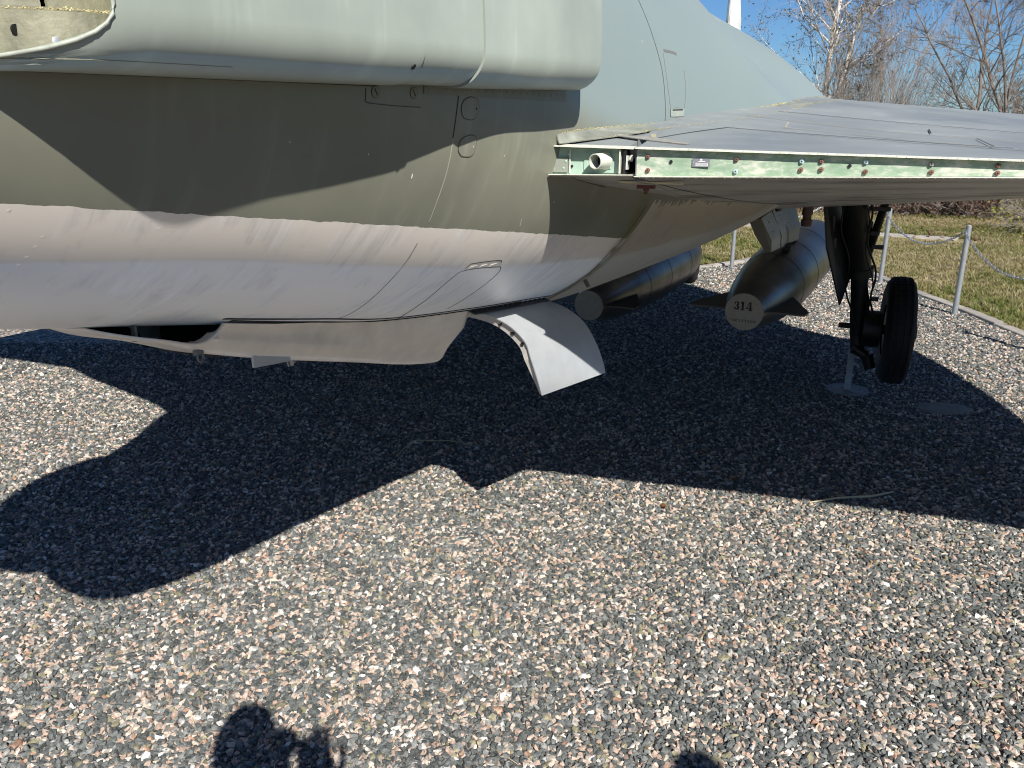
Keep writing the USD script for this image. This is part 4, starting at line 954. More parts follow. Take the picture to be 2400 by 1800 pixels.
# ---------------------------------------------------------------- things on the yard
SW = PLANE(5.43, 1.63, 0)
st = thing('support_stand', 'thin steel support stand on a round foot under the right wheel leg', 'support stand', SW, -YAW)
stand_mat = plain('stand_look', (.34, .35, .36), .55, .4, var=.2, scale=30)
obj('post', trimesh.convex.convex_hull(np.array([(x, y, z) for x in (-.018, .018) for y in (-.012, .012) for z in (.006,)] + [(x, y, .47) for x in (-.020, .020) for y in (-.013, .013)])), stand_mat, st)
obj('collar', [box((0, 0, .435), (.050, .034, .075)), box((0, 0, .4305), (.054, .038, .006))], stand_mat, st)
obj('pin', cyl((-.10, 0, .43), (.03, 0, .43), .017, 12), plain('pin_look', (.05, .035, .03), .7), st, smooth=35)
obj('foot', cyl((0, 0, -.002), (0, 0, .012), .135, 40, .13), plain('foot_look', (.20, .205, .205), .6, .2, var=.25, scale=18), st, smooth=35)
m = trimesh.creation.icosphere(3, 1.0); m.vertices = m.vertices * [.15, .10, .012] * (1 + .25 * meshkit.fbm(m.vertices * 3 + 4)[:, None])
m.apply_translation([2.61, 4.62, .006])
obj('mortar_patch', m, plain('mortar_look', (.20, .195, .165), .9, var=.25, scale=30, bump=.5), smooth=True, label='low crusted grey mortar patch lying on the gravel beyond the wheel', cat='mortar')

# kerb, lawn, path
kg = UsdGeom.Xform.Define(stage, '/World/kerb'); tag(kg.GetPrim(), kind='structure')
kerb_mats = [plain(f'kerb_look_{i:03d}', c, .85, var=.2, scale=20, bump=.3, bscale=60) for i, c in enumerate(((.27, .245, .215), (.31, .285, .25), (.24, .22, .195)))]
kl = LineString(kerb_line[::-1]); L = kl.length; d0 = 8.0; i = 0
while d0 < L - 1.2:
    d1 = d0 + .62
    P = np.array([kl.interpolate(d).coords[0] for d in np.linspace(d0 + .006, d1 - .006, 5)])
    t_ = np.gradient(P, axis=0); t_ /= np.linalg.norm(t_, axis=1, keepdims=True); nrm = np.column_stack([-t_[:, 1], t_[:, 0]])
    dz = RNG.uniform(-.004, .006)
    prof_ = [(-.035, -.05), (-.035, .022 + dz), (-.028, .028 + dz), (.058, .030 + dz), (.065, .024 + dz), (.065, -.05)]
    G = np.array([[(p[0] + q[0] * u, p[1] + q[1] * u, z) for u, z in prof_] for p, q in zip(P, nrm)])
    m = grid(G); e0 = trimesh.Trimesh(G[0], [[0, 1, 2], [0, 2, 3], [0, 3, 4], [0, 4, 5]], process=False); e1 = trimesh.Trimesh(G[-1], [[0, 2, 1], [0, 3, 2], [0, 4, 3], [0, 5, 4]], process=False)
    m = trimesh.util.concatenate([m, e0, e1]); m.fix_normals()
    obj('kerb_stone', m, kerb_mats[int(RNG.integers(3))], '/World/kerb'); d0 = d1
def lawn_mat():
    n = {'g': ('geometry', {}), 'n1': ('noise_texture', {'scale': .9, 'detail': 4, 'roughness': .6}), 'n2': ('noise_texture', {'scale': 38.0, 'detail': 6, 'roughness': .75}),
         'r1': ('rgb_ramp', {'ramp': [(.36, (.15, .165, .055)), (.50, (.24, .21, .105)), (.62, (.31, .25, .145))]}), 'r2': ('rgb_ramp', {'ramp': [(.3, (.45, .45, .45)), (.7, (1.35, 1.3, 1.2))]}),
         'mx': ('mix_color', {'blend_type': 'multiply', 'fac': 1.0}), 'b': ('bump', {'strength': .8, 'distance': .02}), 'p': ('principled_bsdf', {'roughness': .95, 'specular_ior_level': .1})}
    return M('lawn_look', n, [('g.position', 'n1.vector'), ('g.position', 'n2.vector'), ('n1.fac', 'r1.fac'), ('n2.fac', 'r2.fac'), ('r1.color', 'mx.a'), ('r2.color', 'mx.b'), ('mx.result', 'p.base_color'), ('n2.fac', 'b.height'), ('b.normal', 'p.normal')])
obj('lawn', quad_sheet(list(lawn_poly.exterior.coords)[:-1], .012), lawn_mat(), kind='structure')
pth = smooth_line([(6.75, 12.35), (6.0, 12.85), (5.0, 13.55), (3.6, 14.6), (1.5, 16.0)], 24)
t_ = np.gradient(pth, axis=0); t_ /= np.linalg.norm(t_, axis=1, keepdims=True); nn = np.column_stack([-t_[:, 1], t_[:, 0]])
G = np.array([[(*(p + q * .16), .012), (*(p + q * .15), .034), (*(p - q * .15), .034), (*(p - q * .16), .012)] for p, q in zip(pth, nn)])
m = grid(G); m.fix_normals(); obj('path', m, plain('path_look', (.30, .28, .25), .9, var=.2, scale=8, bump=.3), kind='structure')

def leaf_mat(name, c, tr=.35, rough=.6):
    n = {'o': ('object_info', {}), 'i': ('geometry', {}), 'mr': ('map_range', {'from_min': 0., 'from_max': 1., 'to_min': .65, 'to_max': 1.35}), 'h': ('hsv', {'hue': .5, 'saturation': 1., 'fac': 1., 'color': tuple(c)}),
         'p': ('principled_bsdf', {'roughness': rough, 'specular_ior_level': .2}), 't': ('translucent_bsdf', {}), 'mx': ('mix_closure', {'fac': tr})}
    return M(name, n, [('i.random_per_island', 'mr.value'), ('mr.result', 'h.value'), ('h.color', 'p.base_color'), ('h.color', 't.color'), ('p.BSDF', 'mx.closure1'), ('t.BSDF', 'mx.closure2')], surface='mx.closure')
def instancer(path, protos, idx, pos, quat, sc, label, cat):
    inst = UsdGeom.PointInstancer.Define(stage, path); tag(inst.GetPrim(), label, cat, kind='stuff')
    inst.CreatePrototypesRel().SetTargets([Sdf.Path(p) for p in protos])
    inst.CreateProtoIndicesAttr(Vt.IntArray.FromNumpy(np.asarray(idx, np.int32)))
    inst.CreatePositionsAttr(Vt.Vec3fArray.FromNumpy(np.asarray(pos, np.float32))); inst.CreateScalesAttr(Vt.Vec3fArray.FromNumpy(np.asarray(sc, np.float32)))
    inst.CreateOrientationsAttr(quats(quat))
def make_grass():
    g = np.random.default_rng(21); path = '/World/grass'
    UsdGeom.Xform.Define(stage, path); UsdGeom.Scope.Define(stage, path + '/tufts')
    cols = [(.23, .275, .07), (.20, .245, .065), (.48, .41, .21), (.56, .47, .29), (.36, .33, .13)]
    protos = []
    for i in range(10):
        V, F = [], []
        for b in range(16):
            a, r = g.uniform(0, 6.28), abs(g.normal(0, .020)); h = g.uniform(.018, .050); lean = g.uniform(.2, 1.6) * h; w = g.uniform(.0020, .0042)
            p = np.array([r * np.cos(a), r * np.sin(a), 0]); d = np.array([np.cos(a + g.normal()), np.sin(a + g.normal()), 0]); s = np.array([-d[1], d[0], 0]) * w
            k = len(V); V += [p - s, p + s, p + d * lean * .4 + [0, 0, h * .65] + s * .8, p + d * lean * .4 + [0, 0, h * .65] - s * .8, p + d * lean + [0, 0, h]]
            F += [[k, k + 1, k + 2], [k, k + 2, k + 3], [k + 3, k + 2, k + 4]]
        nm = f'{path}/tufts/tuft' + (f'_{i:03d}' if i else '')
        usdkit.mesh(stage, nm, trimesh.Trimesh(np.array(V), F, process=False), leaf_mat(f'grass_look_{i:03d}', cols[i % 5], .3)); protos.append(nm)
    n = 42000
    y = g.uniform(5.5, 17.5, n); x = g.uniform(1.2, 11.0, n)
    k = contains_xy(lawn_poly.buffer(-.07).difference(LineString(pth + np.array([-.10, -.22])).buffer(.36)), x, y) & (x < .66 * (y + .9) + .2) & (np.abs((x - 4.2) * 0) < 1); x, y = x[k], y[k]
    dp_ = np.array([LineString(pth).distance(SPoint(a, b)) for a, b in zip(x[:0], y[:0])])
    patch = meshkit.fbm(np.column_stack([x * .9, y * .9, np.zeros(len(x))]), 3, 3)
    dry = g.random(len(x)) < np.clip((patch - .24) * 3.2, .2, .97)
    idx = np.where(dry, g.choice([2, 3, 4, 7, 8, 9], len(x)), g.choice([0, 1, 4, 5, 6, 9], len(x)))
    q = Rotation.from_euler('z', g.uniform(0, 6.28, len(x))).as_quat(); sc = np.repeat((g.uniform(.7, 1.3, len(x)) * (1 + .04 * (y - 7)))[:, None], 3, 1)
    instancer(path, protos, idx, np.column_stack([x, y, np.full(len(x), .012)]), q, sc, 'short patchy lawn grass, part green and part straw coloured', 'grass')
make_grass()
def make_litter():
    g = np.random.default_rng(31); path = '/World/leaf_litter'
    UsdGeom.Xform.Define(stage, path); UsdGeom.Scope.Define(stage, path + '/leaves'); protos = []
    for i, c in enumerate([(.30, .18, .09), (.38, .25, .14), (.20, .12, .07), (.48, .36, .22)]):
        t = np.linspace(0, 2 * np.pi, 9)[:-1]; w = np.array([1, .75, .42, .6, 1, .6, .42, .75])
        V = np.column_stack([np.cos(t) * .028 * (w * .2 + .8), np.sin(t) * .017, .004 * np.cos(2 * t) + .003]); V = np.vstack([V, [0, 0, .008]])
        nm = f'{path}/leaves/leaf' + (f'_{i:03d}' if i else '')
        usdkit.mesh(stage, nm, trimesh.Trimesh(V, [[j, (j + 1) % 8, 8] for j in range(8)], process=False), leaf_mat(f'litter_look_{i:03d}', c, .2)); protos.append(nm)
    n = 5200; y = 10.5 + 7.5 * g.random(n) ** .55; x = g.uniform(3.5, 13, n); k = (x < .66 * (y + .9) + .3) & (y + .45 * x > 15.2 + g.normal(0, .8, n)); x, y = x[k], y[k]
    e = g.normal(0, .45, (len(x), 3)); e[:, 0] = g.uniform(0, 6.28, len(x))
    instancer(path, protos, g.integers(0, 4, len(x)), np.column_stack([x, y, g.uniform(.02, .06, len(x))]), Rotation.from_euler('zyx', e).as_quat(), np.repeat(g.uniform(.8, 1.7, len(x))[:, None], 3, 1), 'brown fallen leaves scattered on the far lawn below the bushes', 'fallen leaves')
make_litter()

# posts and chains
post_mat = plain('galvanised_look', (.29, .31, .325), .45, .45, var=.12, scale=26)
def make_post(loc, label, src=None):
    if src is not None: return dup(src, 'barrier_post', loc, 0, label, 'post', 'galvanised posts round the gravel yard')
    p = thing('barrier_post', label, 'post', loc, 0, 'galvanised posts round the gravel yard')
    obj('tube', cyl((0, 0, -.05), (0, 0, .80), .0235, 24), post_mat, p, smooth=35)
    obj('cap', cyl((0, 0, .80), (0, 0, .806), .0215, 24, .017), post_mat, p, smooth=35)
    t = np.linspace(0, 2 * np.pi, 15)
    obj('eye', tube(np.column_stack([-.026 - .014 * np.cos(t) * 0 - .010 * (1 - np.cos(t)), .006 * np.sin(t) * 0, .752 + .014 * np.sin(t)]), .003, 6), post_mat, p, smooth=True)
    obj('base_collar', cyl((0, 0, -.02), (0, 0, .018), .030, 20, .027), post_mat, p, smooth=35)
    return p
POSTS = [((4.03, 7.235), 'near right grey barrier post beside the kerb, right of the wheel'), ((4.035, 8.81), 'grey barrier post rising just behind the top of the wheel'), ((4.03, 10.4), 'grey barrier post seen between drop tank and wheel leg'),
         ((2.66, 9.79), 'grey barrier post seen left of the stencilled drop tank'), ((4.03, 5.66), 'grey barrier post at the right edge nearest the camera'), ((1.25, 9.2), 'grey barrier post hidden behind the belly of the jet')]
p0 = None
for (x, y), lab in POSTS[:5]:
    q = make_post((x, y, 0), lab, p0); p0 = p0 or q
def chain(a, b, sag, label):
    a, b = np.array(a, float), np.array(b, float); n = int(np.linalg.norm(b - a) * 1.07 / .030)
    t = np.linspace(0, 1, n + 1); P = a + (b - a) * t[:, None]; P[:, 2] -= sag * 4 * t * (1 - t)
    out = []
    for i in range(n):
        c, d = (P[i] + P[i + 1]) / 2, P[i + 1] - P[i]; Ld = np.linalg.norm(d); d /= Ld
        u = np.cross(d, [0, 0, 1.0]); u /= np.linalg.norm(u); v = np.cross(d, u); w = u if i % 2 else v
        s = np.linspace(0, 2 * np.pi, 11); out.append(tube(c + np.outer(np.cos(s), d) * Ld * .72 + np.outer(np.sin(s), w) * .0095, .0032, 5))
    obj('chain', out, M('chain_look', {'p': ('principled_bsdf', {'base_color': (.56, .58, .60), 'metallic': .7, 'roughness': .35})}, []) if 'chain' not in used_m else used_m['chain'], smooth=True, label=label, cat='chain', group='chains hung between the barrier posts')
used_m['chain'] = plain('chain_look', (.42, .44, .46), .35, .7)
E_ = lambda p: (p[0] - .028, p[1], .75)
chain(E_(POSTS[1][0]), E_(POSTS[0][0]), .20, 'sagging steel chain between the two posts right of the wheel')
chain(E_(POSTS[0][0]), E_(POSTS[4][0]), .26, 'sagging steel chain running from the near right post out of the picture')
chain(E_(POSTS[2][0]), E_(POSTS[1][0]), .20, 'sagging steel chain seen behind the wheel leg')
chain(E_(POSTS[3][0]), E_(POSTS[2][0]), .20, 'sagging steel chain seen behind the drop tank pylon')

# small litter on the gravel
twig_pale = plain('twig_pale_look', (.44, .37, .25), .8, var=.2, scale=60)
obj('twig', tube(np.array([(1.34, 3.32, .014), (1.47, 3.35, .022), (1.63, 3.36, .026), (1.76, 3.42, .020)]), [.003, .005, .006, .004], 7), twig_pale, smooth=True, label='pale bare twig lying at the edge of the wing shadow', cat='twig')
q = np.array([(-.59, 3.86, .012), (-.55, 3.97, .03), (-.51, 4.03, .036), (-.36, 4.03, .034), (-.21, 4.01, .016)]); sl = np.column_stack([smooth_line(q, 20)])
obj('grass_stem', tube(sl, .0022, 5), plain('stem_look', (.42, .38, .20), .8), smooth=True, label='long dry grass stem lying in the shadow of the fuselage', cat='grass stem')
def dry_leaf(x, y, rz, s, label):
    t = np.linspace(0, 2 * np.pi, 17)[:-1]
    V = np.column_stack([np.cos(t) * s * (1 + .18 * np.cos(5 * t)), np.sin(t) * s * .6 * (1 + .15 * np.sin(7 * t)), .014 + .25 * s * np.cos(2 * t + .6)]); V = np.vstack([V, [0, 0, .012]])
    m = trimesh.Trimesh(V, [[j, (j + 1) % 16, 16] for j in range(16)], process=False); m.apply_transform(trimesh.transformations.rotation_matrix(rz, [0, 0, 1])); m.apply_translation([x, y, .004])
    obj('dry_leaf', m, used_m.setdefault('dl', leaf_mat('dry_leaf_look', (.26, .13, .05), .25)), smooth=True, label=label, cat='leaf')
dry_leaf(1.07, 3.58, .4, .022, 'curled brown leaf just outside the wing shadow edge')
dry_leaf(.68, 3.28, 2.0, .020, 'small orange brown leaf on the sunlit gravel')
dry_leaf(2.30, 3.64, 1.1, .021, 'curled brown leaf inside the wing shadow at the right')
g_ = np.random.default_rng(77)
S = []
for _ in range(90):
    y = g_.uniform(1.7, 6.0); x = g_.uniform(-.6, .62) * (y + .5); a = g_.uniform(0, 3.14); L_ = g_.uniform(.02, .07)
    S.append(tube(np.array([(x, y, .014), (x + L_ * .5 * math.cos(a) + g_.normal() * .004, y + L_ * .5 * math.sin(a), .021), (x + L_ * math.cos(a), y + L_ * math.sin(a), .013)]), .0009, 4))
obj('plant_bits', S, twig_pale, kind='stuff', label='short bits of dry stalk scattered over the gravel', cat='plant bits')

# ---------------------------------------------------------------- trees and bushes
def grow(g, p, d, L, r, depth, out, spec, tips):
    n = max(4, int(spec['seg'][depth])); pts, rad = [p.copy()], [r]
    d = d / np.linalg.norm(d)
    for i in range(n):
        d = d + g.normal(0, spec['wob'][depth], 3) + np.array([0, 0, spec['up'][depth]]); d /= np.linalg.norm(d)
        p = p + d * L / n; pts.append(p.copy()); rad.append(r * (1 - (i + 1) / n * spec['tap'][depth]))
    out[depth].append((np.array(pts), np.array(rad)))
    if depth + 1 >= len(spec['kids']) + 1 or depth >= len(spec['kids']): tips.append((np.array(pts))); return
    for k in range(spec['kids'][depth]):
        t = g.uniform(spec['from'][depth], 1.0); i = min(int(t * n), n - 1); q = pts[i] + (pts[i + 1] - pts[i]) * (t * n - i)
        dd = pts[i + 1] - pts[i]; dd /= np.linalg.norm(dd); a = np.cross(dd, g.normal(size=3)); a /= np.linalg.norm(a)
        ang = spec['ang'][depth] * g.uniform(.7, 1.3); nd = dd * math.cos(ang) + a * math.sin(ang)
        grow(g, q, nd, L * spec['len'][depth] * g.uniform(.6, 1.2) * (1.15 - .6 * t), max(rad[i] * spec['rr'][depth], spec['rmin']), depth + 1, out, spec, tips)
def tree(name, label, cat, loc, stems, spec, mats, seed, leaves=None, group=None):
    g = np.random.default_rng(seed); out = [[] for _ in range(6)]; tips = []
    for d, L, r in stems: grow(g, np.zeros(3) + g.normal(0, .05, 3) * [1, 1, 0], np.array(d, float), L, r, 0, out, spec, tips)
    t = thing(name, label, cat, loc, 0, group)
    obj('trunk', tubes(out[0], 8), mats[0], t, smooth=True)
    if out[1]: obj('limbs', tubes(out[1], 5), mats[1], t, smooth=True)
    rest = [q for k in range(2, 6) for q in out[k]]
    if rest: obj('crown', tubes(rest, 3), mats[2], t)
    if leaves:
        V, F = [], []; n, s, c = leaves
        T = np.vstack([x[1:] for x in tips]); P = T[g.integers(0, len(T), n)] + g.normal(0, .05, (n, 3))
        for p in P:
            a, b = g.normal(size=3), g.normal(size=3); a /= np.linalg.norm(a); b -= a * (a @ b); b /= np.linalg.norm(b); h = s * g.uniform(.6, 1.3); k = len(V)
            V += [p - a * h, p + b * h * .5, p + a * h, p - b * h * .5]; F += [[k, k + 1, k + 2], [k, k + 2, k + 3]]
        obj('leaves', trimesh.Trimesh(np.array(V), F, process=False), c, t)
    return t
birch_bark = plain('birch_bark_look', (.52, .49, .45), .8, var=.35, scale=7)
twig_brown = plain('twig_brown_look', (.22, .185, .16), .85)
twig_red = plain('twig_red_look', (.25, .205, .175), .85)
bark_grey = plain('bark_grey_look', (.20, .18, .155), .9, var=.3, scale=12)
bark_dark = plain('bark_dark_look', (.17, .14, .115), .9, var=.3, scale=12)
lf_olive = leaf_mat('birch_leaf_look', (.22, .20, .085), .45); lf_yellow = leaf_mat('young_leaf_look', (.42, .42, .11), .45); lf_brown = leaf_mat('bramble_leaf_look', (.20, .115, .08), .3)
SP_B = dict(seg=[14, 9, 7, 5], wob=[.05, .11, .15, .18], up=[.02, .02, -.03, -.07], tap=[.8, .85, .85, .8], kids=[34, 9, 8], ang=[.75, .7, .7], len=[.30, .45, .6], rr=[.34, .5, .6], rmin=.0048)
SP_B['from'] = [.15, .15, .1]
tree('birch_tree', 'white stemmed birch with olive buds rising behind the nose of the jet', 'tree', (7.25, 20.0, 0), [((-.03, 0, 1), 8.5, .085), ((.14, .05, 1), 8.5, .075)], SP_B, (birch_bark, birch_bark, twig_brown), 3, (5200, .032, lf_olive))
SP_M = dict(seg=[10, 7, 5], wob=[.045, .07, .09], up=[.02, .05, .03], tap=[.85, .85, .8], kids=[9, 6], ang=[.32, .38], len=[.45, .5], rr=[.5, .6], rmin=.0042)
SP_M['from'] = [.2, .1]
g_ = np.random.default_rng(5)
tree('hazel_clump', 'upright clump of many bare reddish stems right of the birch', 'shrub', (8.2, 19.5, 0), [((g_.normal(0, .20), g_.normal(0, .15), 1), g_.uniform(3.0, 4.6), g_.uniform(.009, .015)) for _ in range(20)], SP_M, (twig_red, twig_red, twig_red), 8, (900, .022, lf_olive))
tree('hazel_clump', 'lower bare clump between birch and the reddish stems', 'shrub', (7.55, 18.6, 0), [((g_.normal(0, .3), g_.normal(0, .2), 1), g_.uniform(2.2, 3.4), g_.uniform(.009, .014)) for _ in range(16)], SP_M, (twig_brown, twig_brown, twig_brown), 9, (700, .022, lf_olive))
SP_R = dict(seg=[12, 10, 8, 6], wob=[.07, .11, .14, .16], up=[.02, .05, .05, .05], tap=[.8, .85, .85, .8], kids=[17, 10, 7], ang=[.85, .7, .65], len=[.40, .42, .5], rr=[.45, .5, .6], rmin=.0048)
SP_R['from'] = [.16, .2, .1]
big = tree('bare_tree', 'large bare tree with dark arching branches at the right edge', 'tree', (9.55, 16.0, 0), [((-.30, .05, 1), 4.4, .045), ((-.05, .1, 1), 5.0, .045), ((.16, -.05, 1), 5.0, .045), ((-.16, -.1, 1), 4.8, .04), ((.35, .1, 1), 4.6, .045)], SP_R, (bark_dark, bark_dark, bark_dark), 14)
obj('trunk_base', tubes([(np.array([(-.02, 0, -.1), (0, 0, .4), (.03, 0, .9), (-.05, .05, 1.5)]), np.array([.19, .15, .14, .11])), (np.array([(.22, .1, -.1), (.24, .1, .5), (.30, .1, 1.1), (.30, .1, 1.6)]), np.array([.13, .10, .09, .07]))], 10), bark_grey, big, smooth=True)
tree('bare_tree', 'smaller bare tree behind the large one at the right edge', 'tree', (11.0, 19.5, 0), [((-.1, 0, 1), 5.0, .06), ((.12, 0, 1), 5.0, .05)], SP_R, (bark_dark, bark_dark, bark_dark), 15)
for k, (x, y) in enumerate(((9.6, 21.5), (6.6, 23.0), (12.0, 17.5))):
    tree('distant_shrub', ('thin bare shrub standing between the reddish clump and the bare tree', 'thin bare shrub far behind the birch', 'thin bare shrub far right behind the bare tree')[k], 'shrub', (x, y, 0), [((g_.normal(0, .3), g_.normal(0, .2), 1), g_.uniform(2.4, 3.3), g_.uniform(.012, .02)) for _ in range(22)], SP_M, (twig_brown, twig_brown, twig_brown), 40 + k)
SP_K = dict(seg=[7, 5, 4], wob=[.16, .2, .2], up=[-.10, -.04, -.02], tap=[.8, .8, .8], kids=[7, 4], ang=[.7, .7], len=[.5, .5], rr=[.6, .6], rmin=.0032)
SP_K['from'] = [.1, .1]
BUSH = [(6.9, 16.1, 'brown bramble bush behind the chain, leftmost in view', lf_brown, 46), (7.7, 15.9, 'dark tangled bramble bush left of the tree trunk', lf_brown, 60), (8.6, 15.6, 'brown bramble bush at the foot of the large bare tree', lf_brown, 54), (9.3, 14.7, 'yellow green leafy bush before the tree trunk', lf_yellow, 40),
        (10.3, 15.3, 'brown bramble bush at the far right beyond the chain', lf_brown, 50), (8.5, 12.9, 'low dry scrub with a few green leaves near the right post', lf_yellow, 34), (5.6, 16.8, 'brown bramble bush behind the wheel leg', lf_brown, 46), (4.4, 16.9, 'sparse yellow green shrub seen past the pylon', lf_yellow, 30), (3.0, 17.4, 'sparse brown bush far left under the wing', lf_brown, 40), (9.0, 17.6, 'tall brown thicket behind the tree trunk', lf_brown, 60), (7.2, 18.2, 'tall brown thicket behind the brambles', lf_brown, 60), (10.9, 16.9, 'tall brown thicket at the right edge', lf_brown, 60)]
for k, (x, y, lab, lm, n) in enumerate(BUSH):
    tall = 'thicket' in lab
    sc = 1.0 if lm is lf_brown else .8
    tree('thicket' if tall else ('scrub_bush' if lm is lf_yellow else 'bramble_bush'), lab, 'bush', (x, y, 0), [((g_.normal(0, .7), g_.normal(0, .5), 1), g_.uniform(.7, 1.25) * sc * (1.5 if tall else 1), g_.uniform(.006, .011)) for _ in range(n)], SP_K, (twig_red if k % 2 else twig_brown, twig_brown, twig_red), 60 + k, (2600 if lm is lf_brown else 900, .032, lm))
bd = obj('tree_trunk', tube(np.array([(9.2, 14.55, 0), (9.18, 14.6, .6), (9.2, 14.7, 1.3), (9.22, 14.8, 2.2)]), [.05, .045, .04, .035], 8), bark_dark, smooth=True, label='thin dark sapling trunk just left of the thick pale trunk', cat='tree') if False else None

# ---------------------------------------------------------------- the two people whose shadows reach the gravel
import manifold3d as m3
def capsule_body(bones, joints):
    """One continuous surface from hulls of spheres at the joints."""
    tot = None
    for a, b in bones:
        (pa, ra), (pb, rb) = joints[a], joints[b]
        h = m3.Manifold.batch_hull([m3.Manifold.sphere(ra, 18).translate(list(map(float, pa))), m3.Manifold.sphere(rb, 18).translate(list(map(float, pb)))])
        tot = h if tot is None else tot + h
    tot = tot.refine_to_length(.03); mm = tot.to_mesh(); t = trimesh.Trimesh(mm.vert_properties[:, :3], mm.tri_verts, process=True)
    trimesh.smoothing.filter_taubin(t, iterations=8); return t
skin = plain('skin_look', (.48, .30, .22), .55); coat = plain('coat_look', (.05, .06, .08), .85); hair = plain('hair_look', (.07, .045, .03), .8); jeans = plain('trousers_look', (.05, .06, .10), .85)
def hand(o, d, up, side_):
    """Palm with four bent fingers and a thumb."""
    d, up = np.array(d, float), np.array(up, float); d /= np.linalg.norm(d); s = np.cross(d, up) * side_; s /= np.linalg.norm(s); J, B = {}, []
    for k, (off, ln) in enumerate(((.030, .070), (.010, .078), (-.010, .073), (-.030, .058))):
        b0 = o + s * off * .7; b1 = o + d * .085 + s * off; J[f'p{k}'] = (b0, .012); J[f'k{k}'] = (b1, .0105); J[f'm{k}'] = (b1 + d * ln * .45 - up * ln * .25, .009); J[f't{k}'] = (b1 + d * ln * .62 - up * ln * .70, .0075)
        B += [(f'p{k}', f'k{k}'), (f'k{k}', f'm{k}'), (f'm{k}', f't{k}')]
        if k: B += [(f'p{k-1}', f'k{k}'), (f'p{k}', f'k{k-1}')]
    J['b0'] = (o + s * .02, .014); J['b1'] = (o + d * .045 + s * .052 - up * .012, .011); J['b2'] = (o + d * .078 + s * .060 - up * .034, .009); B += [('b0', 'b1'), ('b1', 'b2')]
    tot = None
    for a, b in B:
        (pa, ra), (pb, rb) = J[a], J[b]; h = m3.Manifold.batch_hull([m3.Manifold.sphere(ra, 14).translate(list(map(float, pa))), m3.Manifold.sphere(rb, 14).translate(list(map(float, pb)))]); tot = h if tot is None else tot + h
    mm = tot.to_mesh(); return trimesh.Trimesh(mm.vert_properties[:, :3], mm.tri_verts, process=True)
def head_mesh(c, r=.098):
    m = trimesh.creation.icosphere(4, 1.0); v = m.vertices.copy(); y = v[:, 1]; z = v[:, 2]
    v *= [.78, .98, 1.18]; v[:, 0] *= 1 - .18 * np.clip(-z, 0, 1)
    def bump(p, s, a): return a * np.exp(-((m.vertices - np.array(p) / np.linalg.norm(p)) ** 2).sum(1) / s ** 2)
    v += m.vertices * (bump((0, 1, -.12), .16, .20) + bump((0, 1, -.62), .25, .06) - bump((.3, .9, .12), .14, .07) - bump((-.3, .9, .12), .14, .07) + bump((0, 1, -.42), .13, .03))[:, None]
    v += np.array([1, 0, 0]) * (bump((1, -.05, -.02), .16, .13) - bump((-1, -.05, -.02), .16, .13))[:, None]
    m.vertices = v * r + c; return m
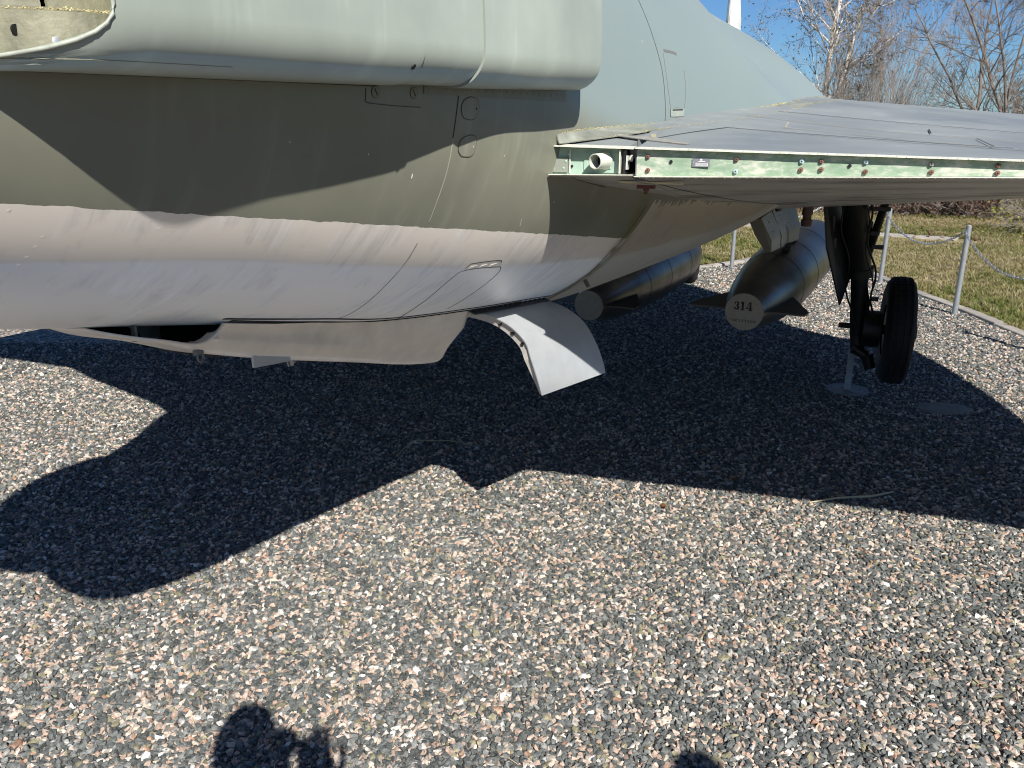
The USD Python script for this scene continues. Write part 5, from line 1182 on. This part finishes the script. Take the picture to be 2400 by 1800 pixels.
def person(label, base, hp, top, phone=None, seed=0):
    p = thing('person', label, 'person', base, 0)
    b = np.array(base, float); H_ = np.array(hp, float) - b; z = H_[2]; cx, cy = H_[0], H_[1]
    sh = z - .27; hip = .53 * (z + .1)
    J = {'neck': ((cx, cy - .02, z - .12), .056), 'chest': ((cx * .9, cy - .05, sh - .10), .135), 'waist': ((0, -.04, hip + .16), .125), 'pelvis': ((0, -.05, hip), .135)}
    for s, k in ((-1, 'l'), (1, 'r')):
        J |= {'sh' + k: ((cx * .9 + s * .175, cy - .05, sh), .062), 'ch' + k: ((cx * .9 + s * .085, cy - .05, sh - .12), .115), 'wa' + k: ((s * .06, -.04, hip + .16), .105), 'hp' + k: ((s * .09, -.05, hip), .115), 'kn' + k: ((s * .10, -.02, hip * .52), .068), 'an' + k: ((s * .10, -.06, .09), .045), 'to' + k: ((s * .12, .10, .04), .036), 'he' + k: ((s * .10, -.10, .04), .038)}
    if phone is not None:
        ph = np.array(phone) - b
        J |= {'elr': ((cx + .27, cy - .02, sh - .28), .046), 'wrr': (tuple(ph + [.045, -.035, -.10]), .034), 'ell': ((cx - .17, cy + .04, sh - .27), .046), 'wrl': (tuple(ph + [-.085, -.012, -.075]), .036)}
    else:
        J |= {'elr': ((cx + .24, cy - .04, sh - .30), .046), 'wrr': ((cx + .22, cy + .04, sh - .54), .030), 'ell': ((cx - .24, cy - .04, sh - .30), .046), 'wrl': ((cx - .22, cy + .04, sh - .54), .030)}
    B = [('neck', 'chest'), ('chest', 'waist'), ('waist', 'pelvis')]
    for k in 'lr': B += [('neck', 'sh' + k), ('sh' + k, 'ch' + k), ('ch' + k, 'wa' + k), ('wa' + k, 'hp' + k), ('hp' + k, 'kn' + k), ('kn' + k, 'an' + k), ('an' + k, 'to' + k), ('he' + k, 'to' + k), ('an' + k, 'he' + k), ('sh' + k, 'el' + k), ('el' + k, 'wr' + k)]
    B += [('chl', 'chr'), ('wal', 'war'), ('hpl', 'hpr'), ('shl', 'chr'), ('shr', 'chl')]
    m = capsule_body(B, J)
    hd = head_mesh(H_); nk = cyl(J['neck'][0], H_ + [0, -.01, -.05], .05, 18)
    body = trimesh.util.concatenate([m, hd, nk])
    hands = []
    for k in 'lr':
        w = np.array(J['wr' + k][0]); e = np.array(J['el' + k][0]); d = w - e
        hands.append(hand(w, d, (0, -1, 0) if phone is not None and k == 'r' else (1 if k == 'l' else -1, 0, 0), 1))
    obj('body', [body] + hands, skin, p, smooth=40)
    hm = trimesh.creation.icosphere(3, .106); hv = hm.vertices; keep = (hv[:, 1] < .03) | (hv[:, 2] > .055); hm.vertices = hv * [.84, 1.04, 1.2] + H_ + [0, -.008, .008]
    hm.update_faces(keep[hm.faces].all(1)); hm.remove_unreferenced_vertices(); obj('hair', hm, hair, p, smooth=True)
    top_ = m.copy(); top_.vertices = top_.vertices + top_.vertex_normals * .010; keep = (top_.vertices[:, 2] > hip - .06) & (top_.vertices[:, 2] < z - .13)
    top_.update_faces(keep[top_.faces].all(1)); top_.remove_unreferenced_vertices(); obj('jacket', top_, coat, p, smooth=True)
    leg = m.copy(); leg.vertices = leg.vertices + leg.vertex_normals * .007; keep = (leg.vertices[:, 2] < hip + .04) & (leg.vertices[:, 2] > .07)
    leg.update_faces(keep[leg.faces].all(1)); leg.remove_unreferenced_vertices(); obj('trousers', leg, jeans, p, smooth=True)
    return p
person('person in a dark jacket holding up a phone with both hands', (-.12, -.16, 0), (-.155, -.06, 1.65), 1.76, (.0, -.012, EYE))
phm = thing('phone', 'dark phone held up in the photographer\'s hand', 'phone', (.0, -.010, EYE))
obj('case', box((.0, -.004, -.055), (.074, .008, .146)), black_mat, phm)
person('person in a dark jacket standing with arms down to the right', (1.05, -.20, 0), (1.05, -.13, 1.545), 1.63)
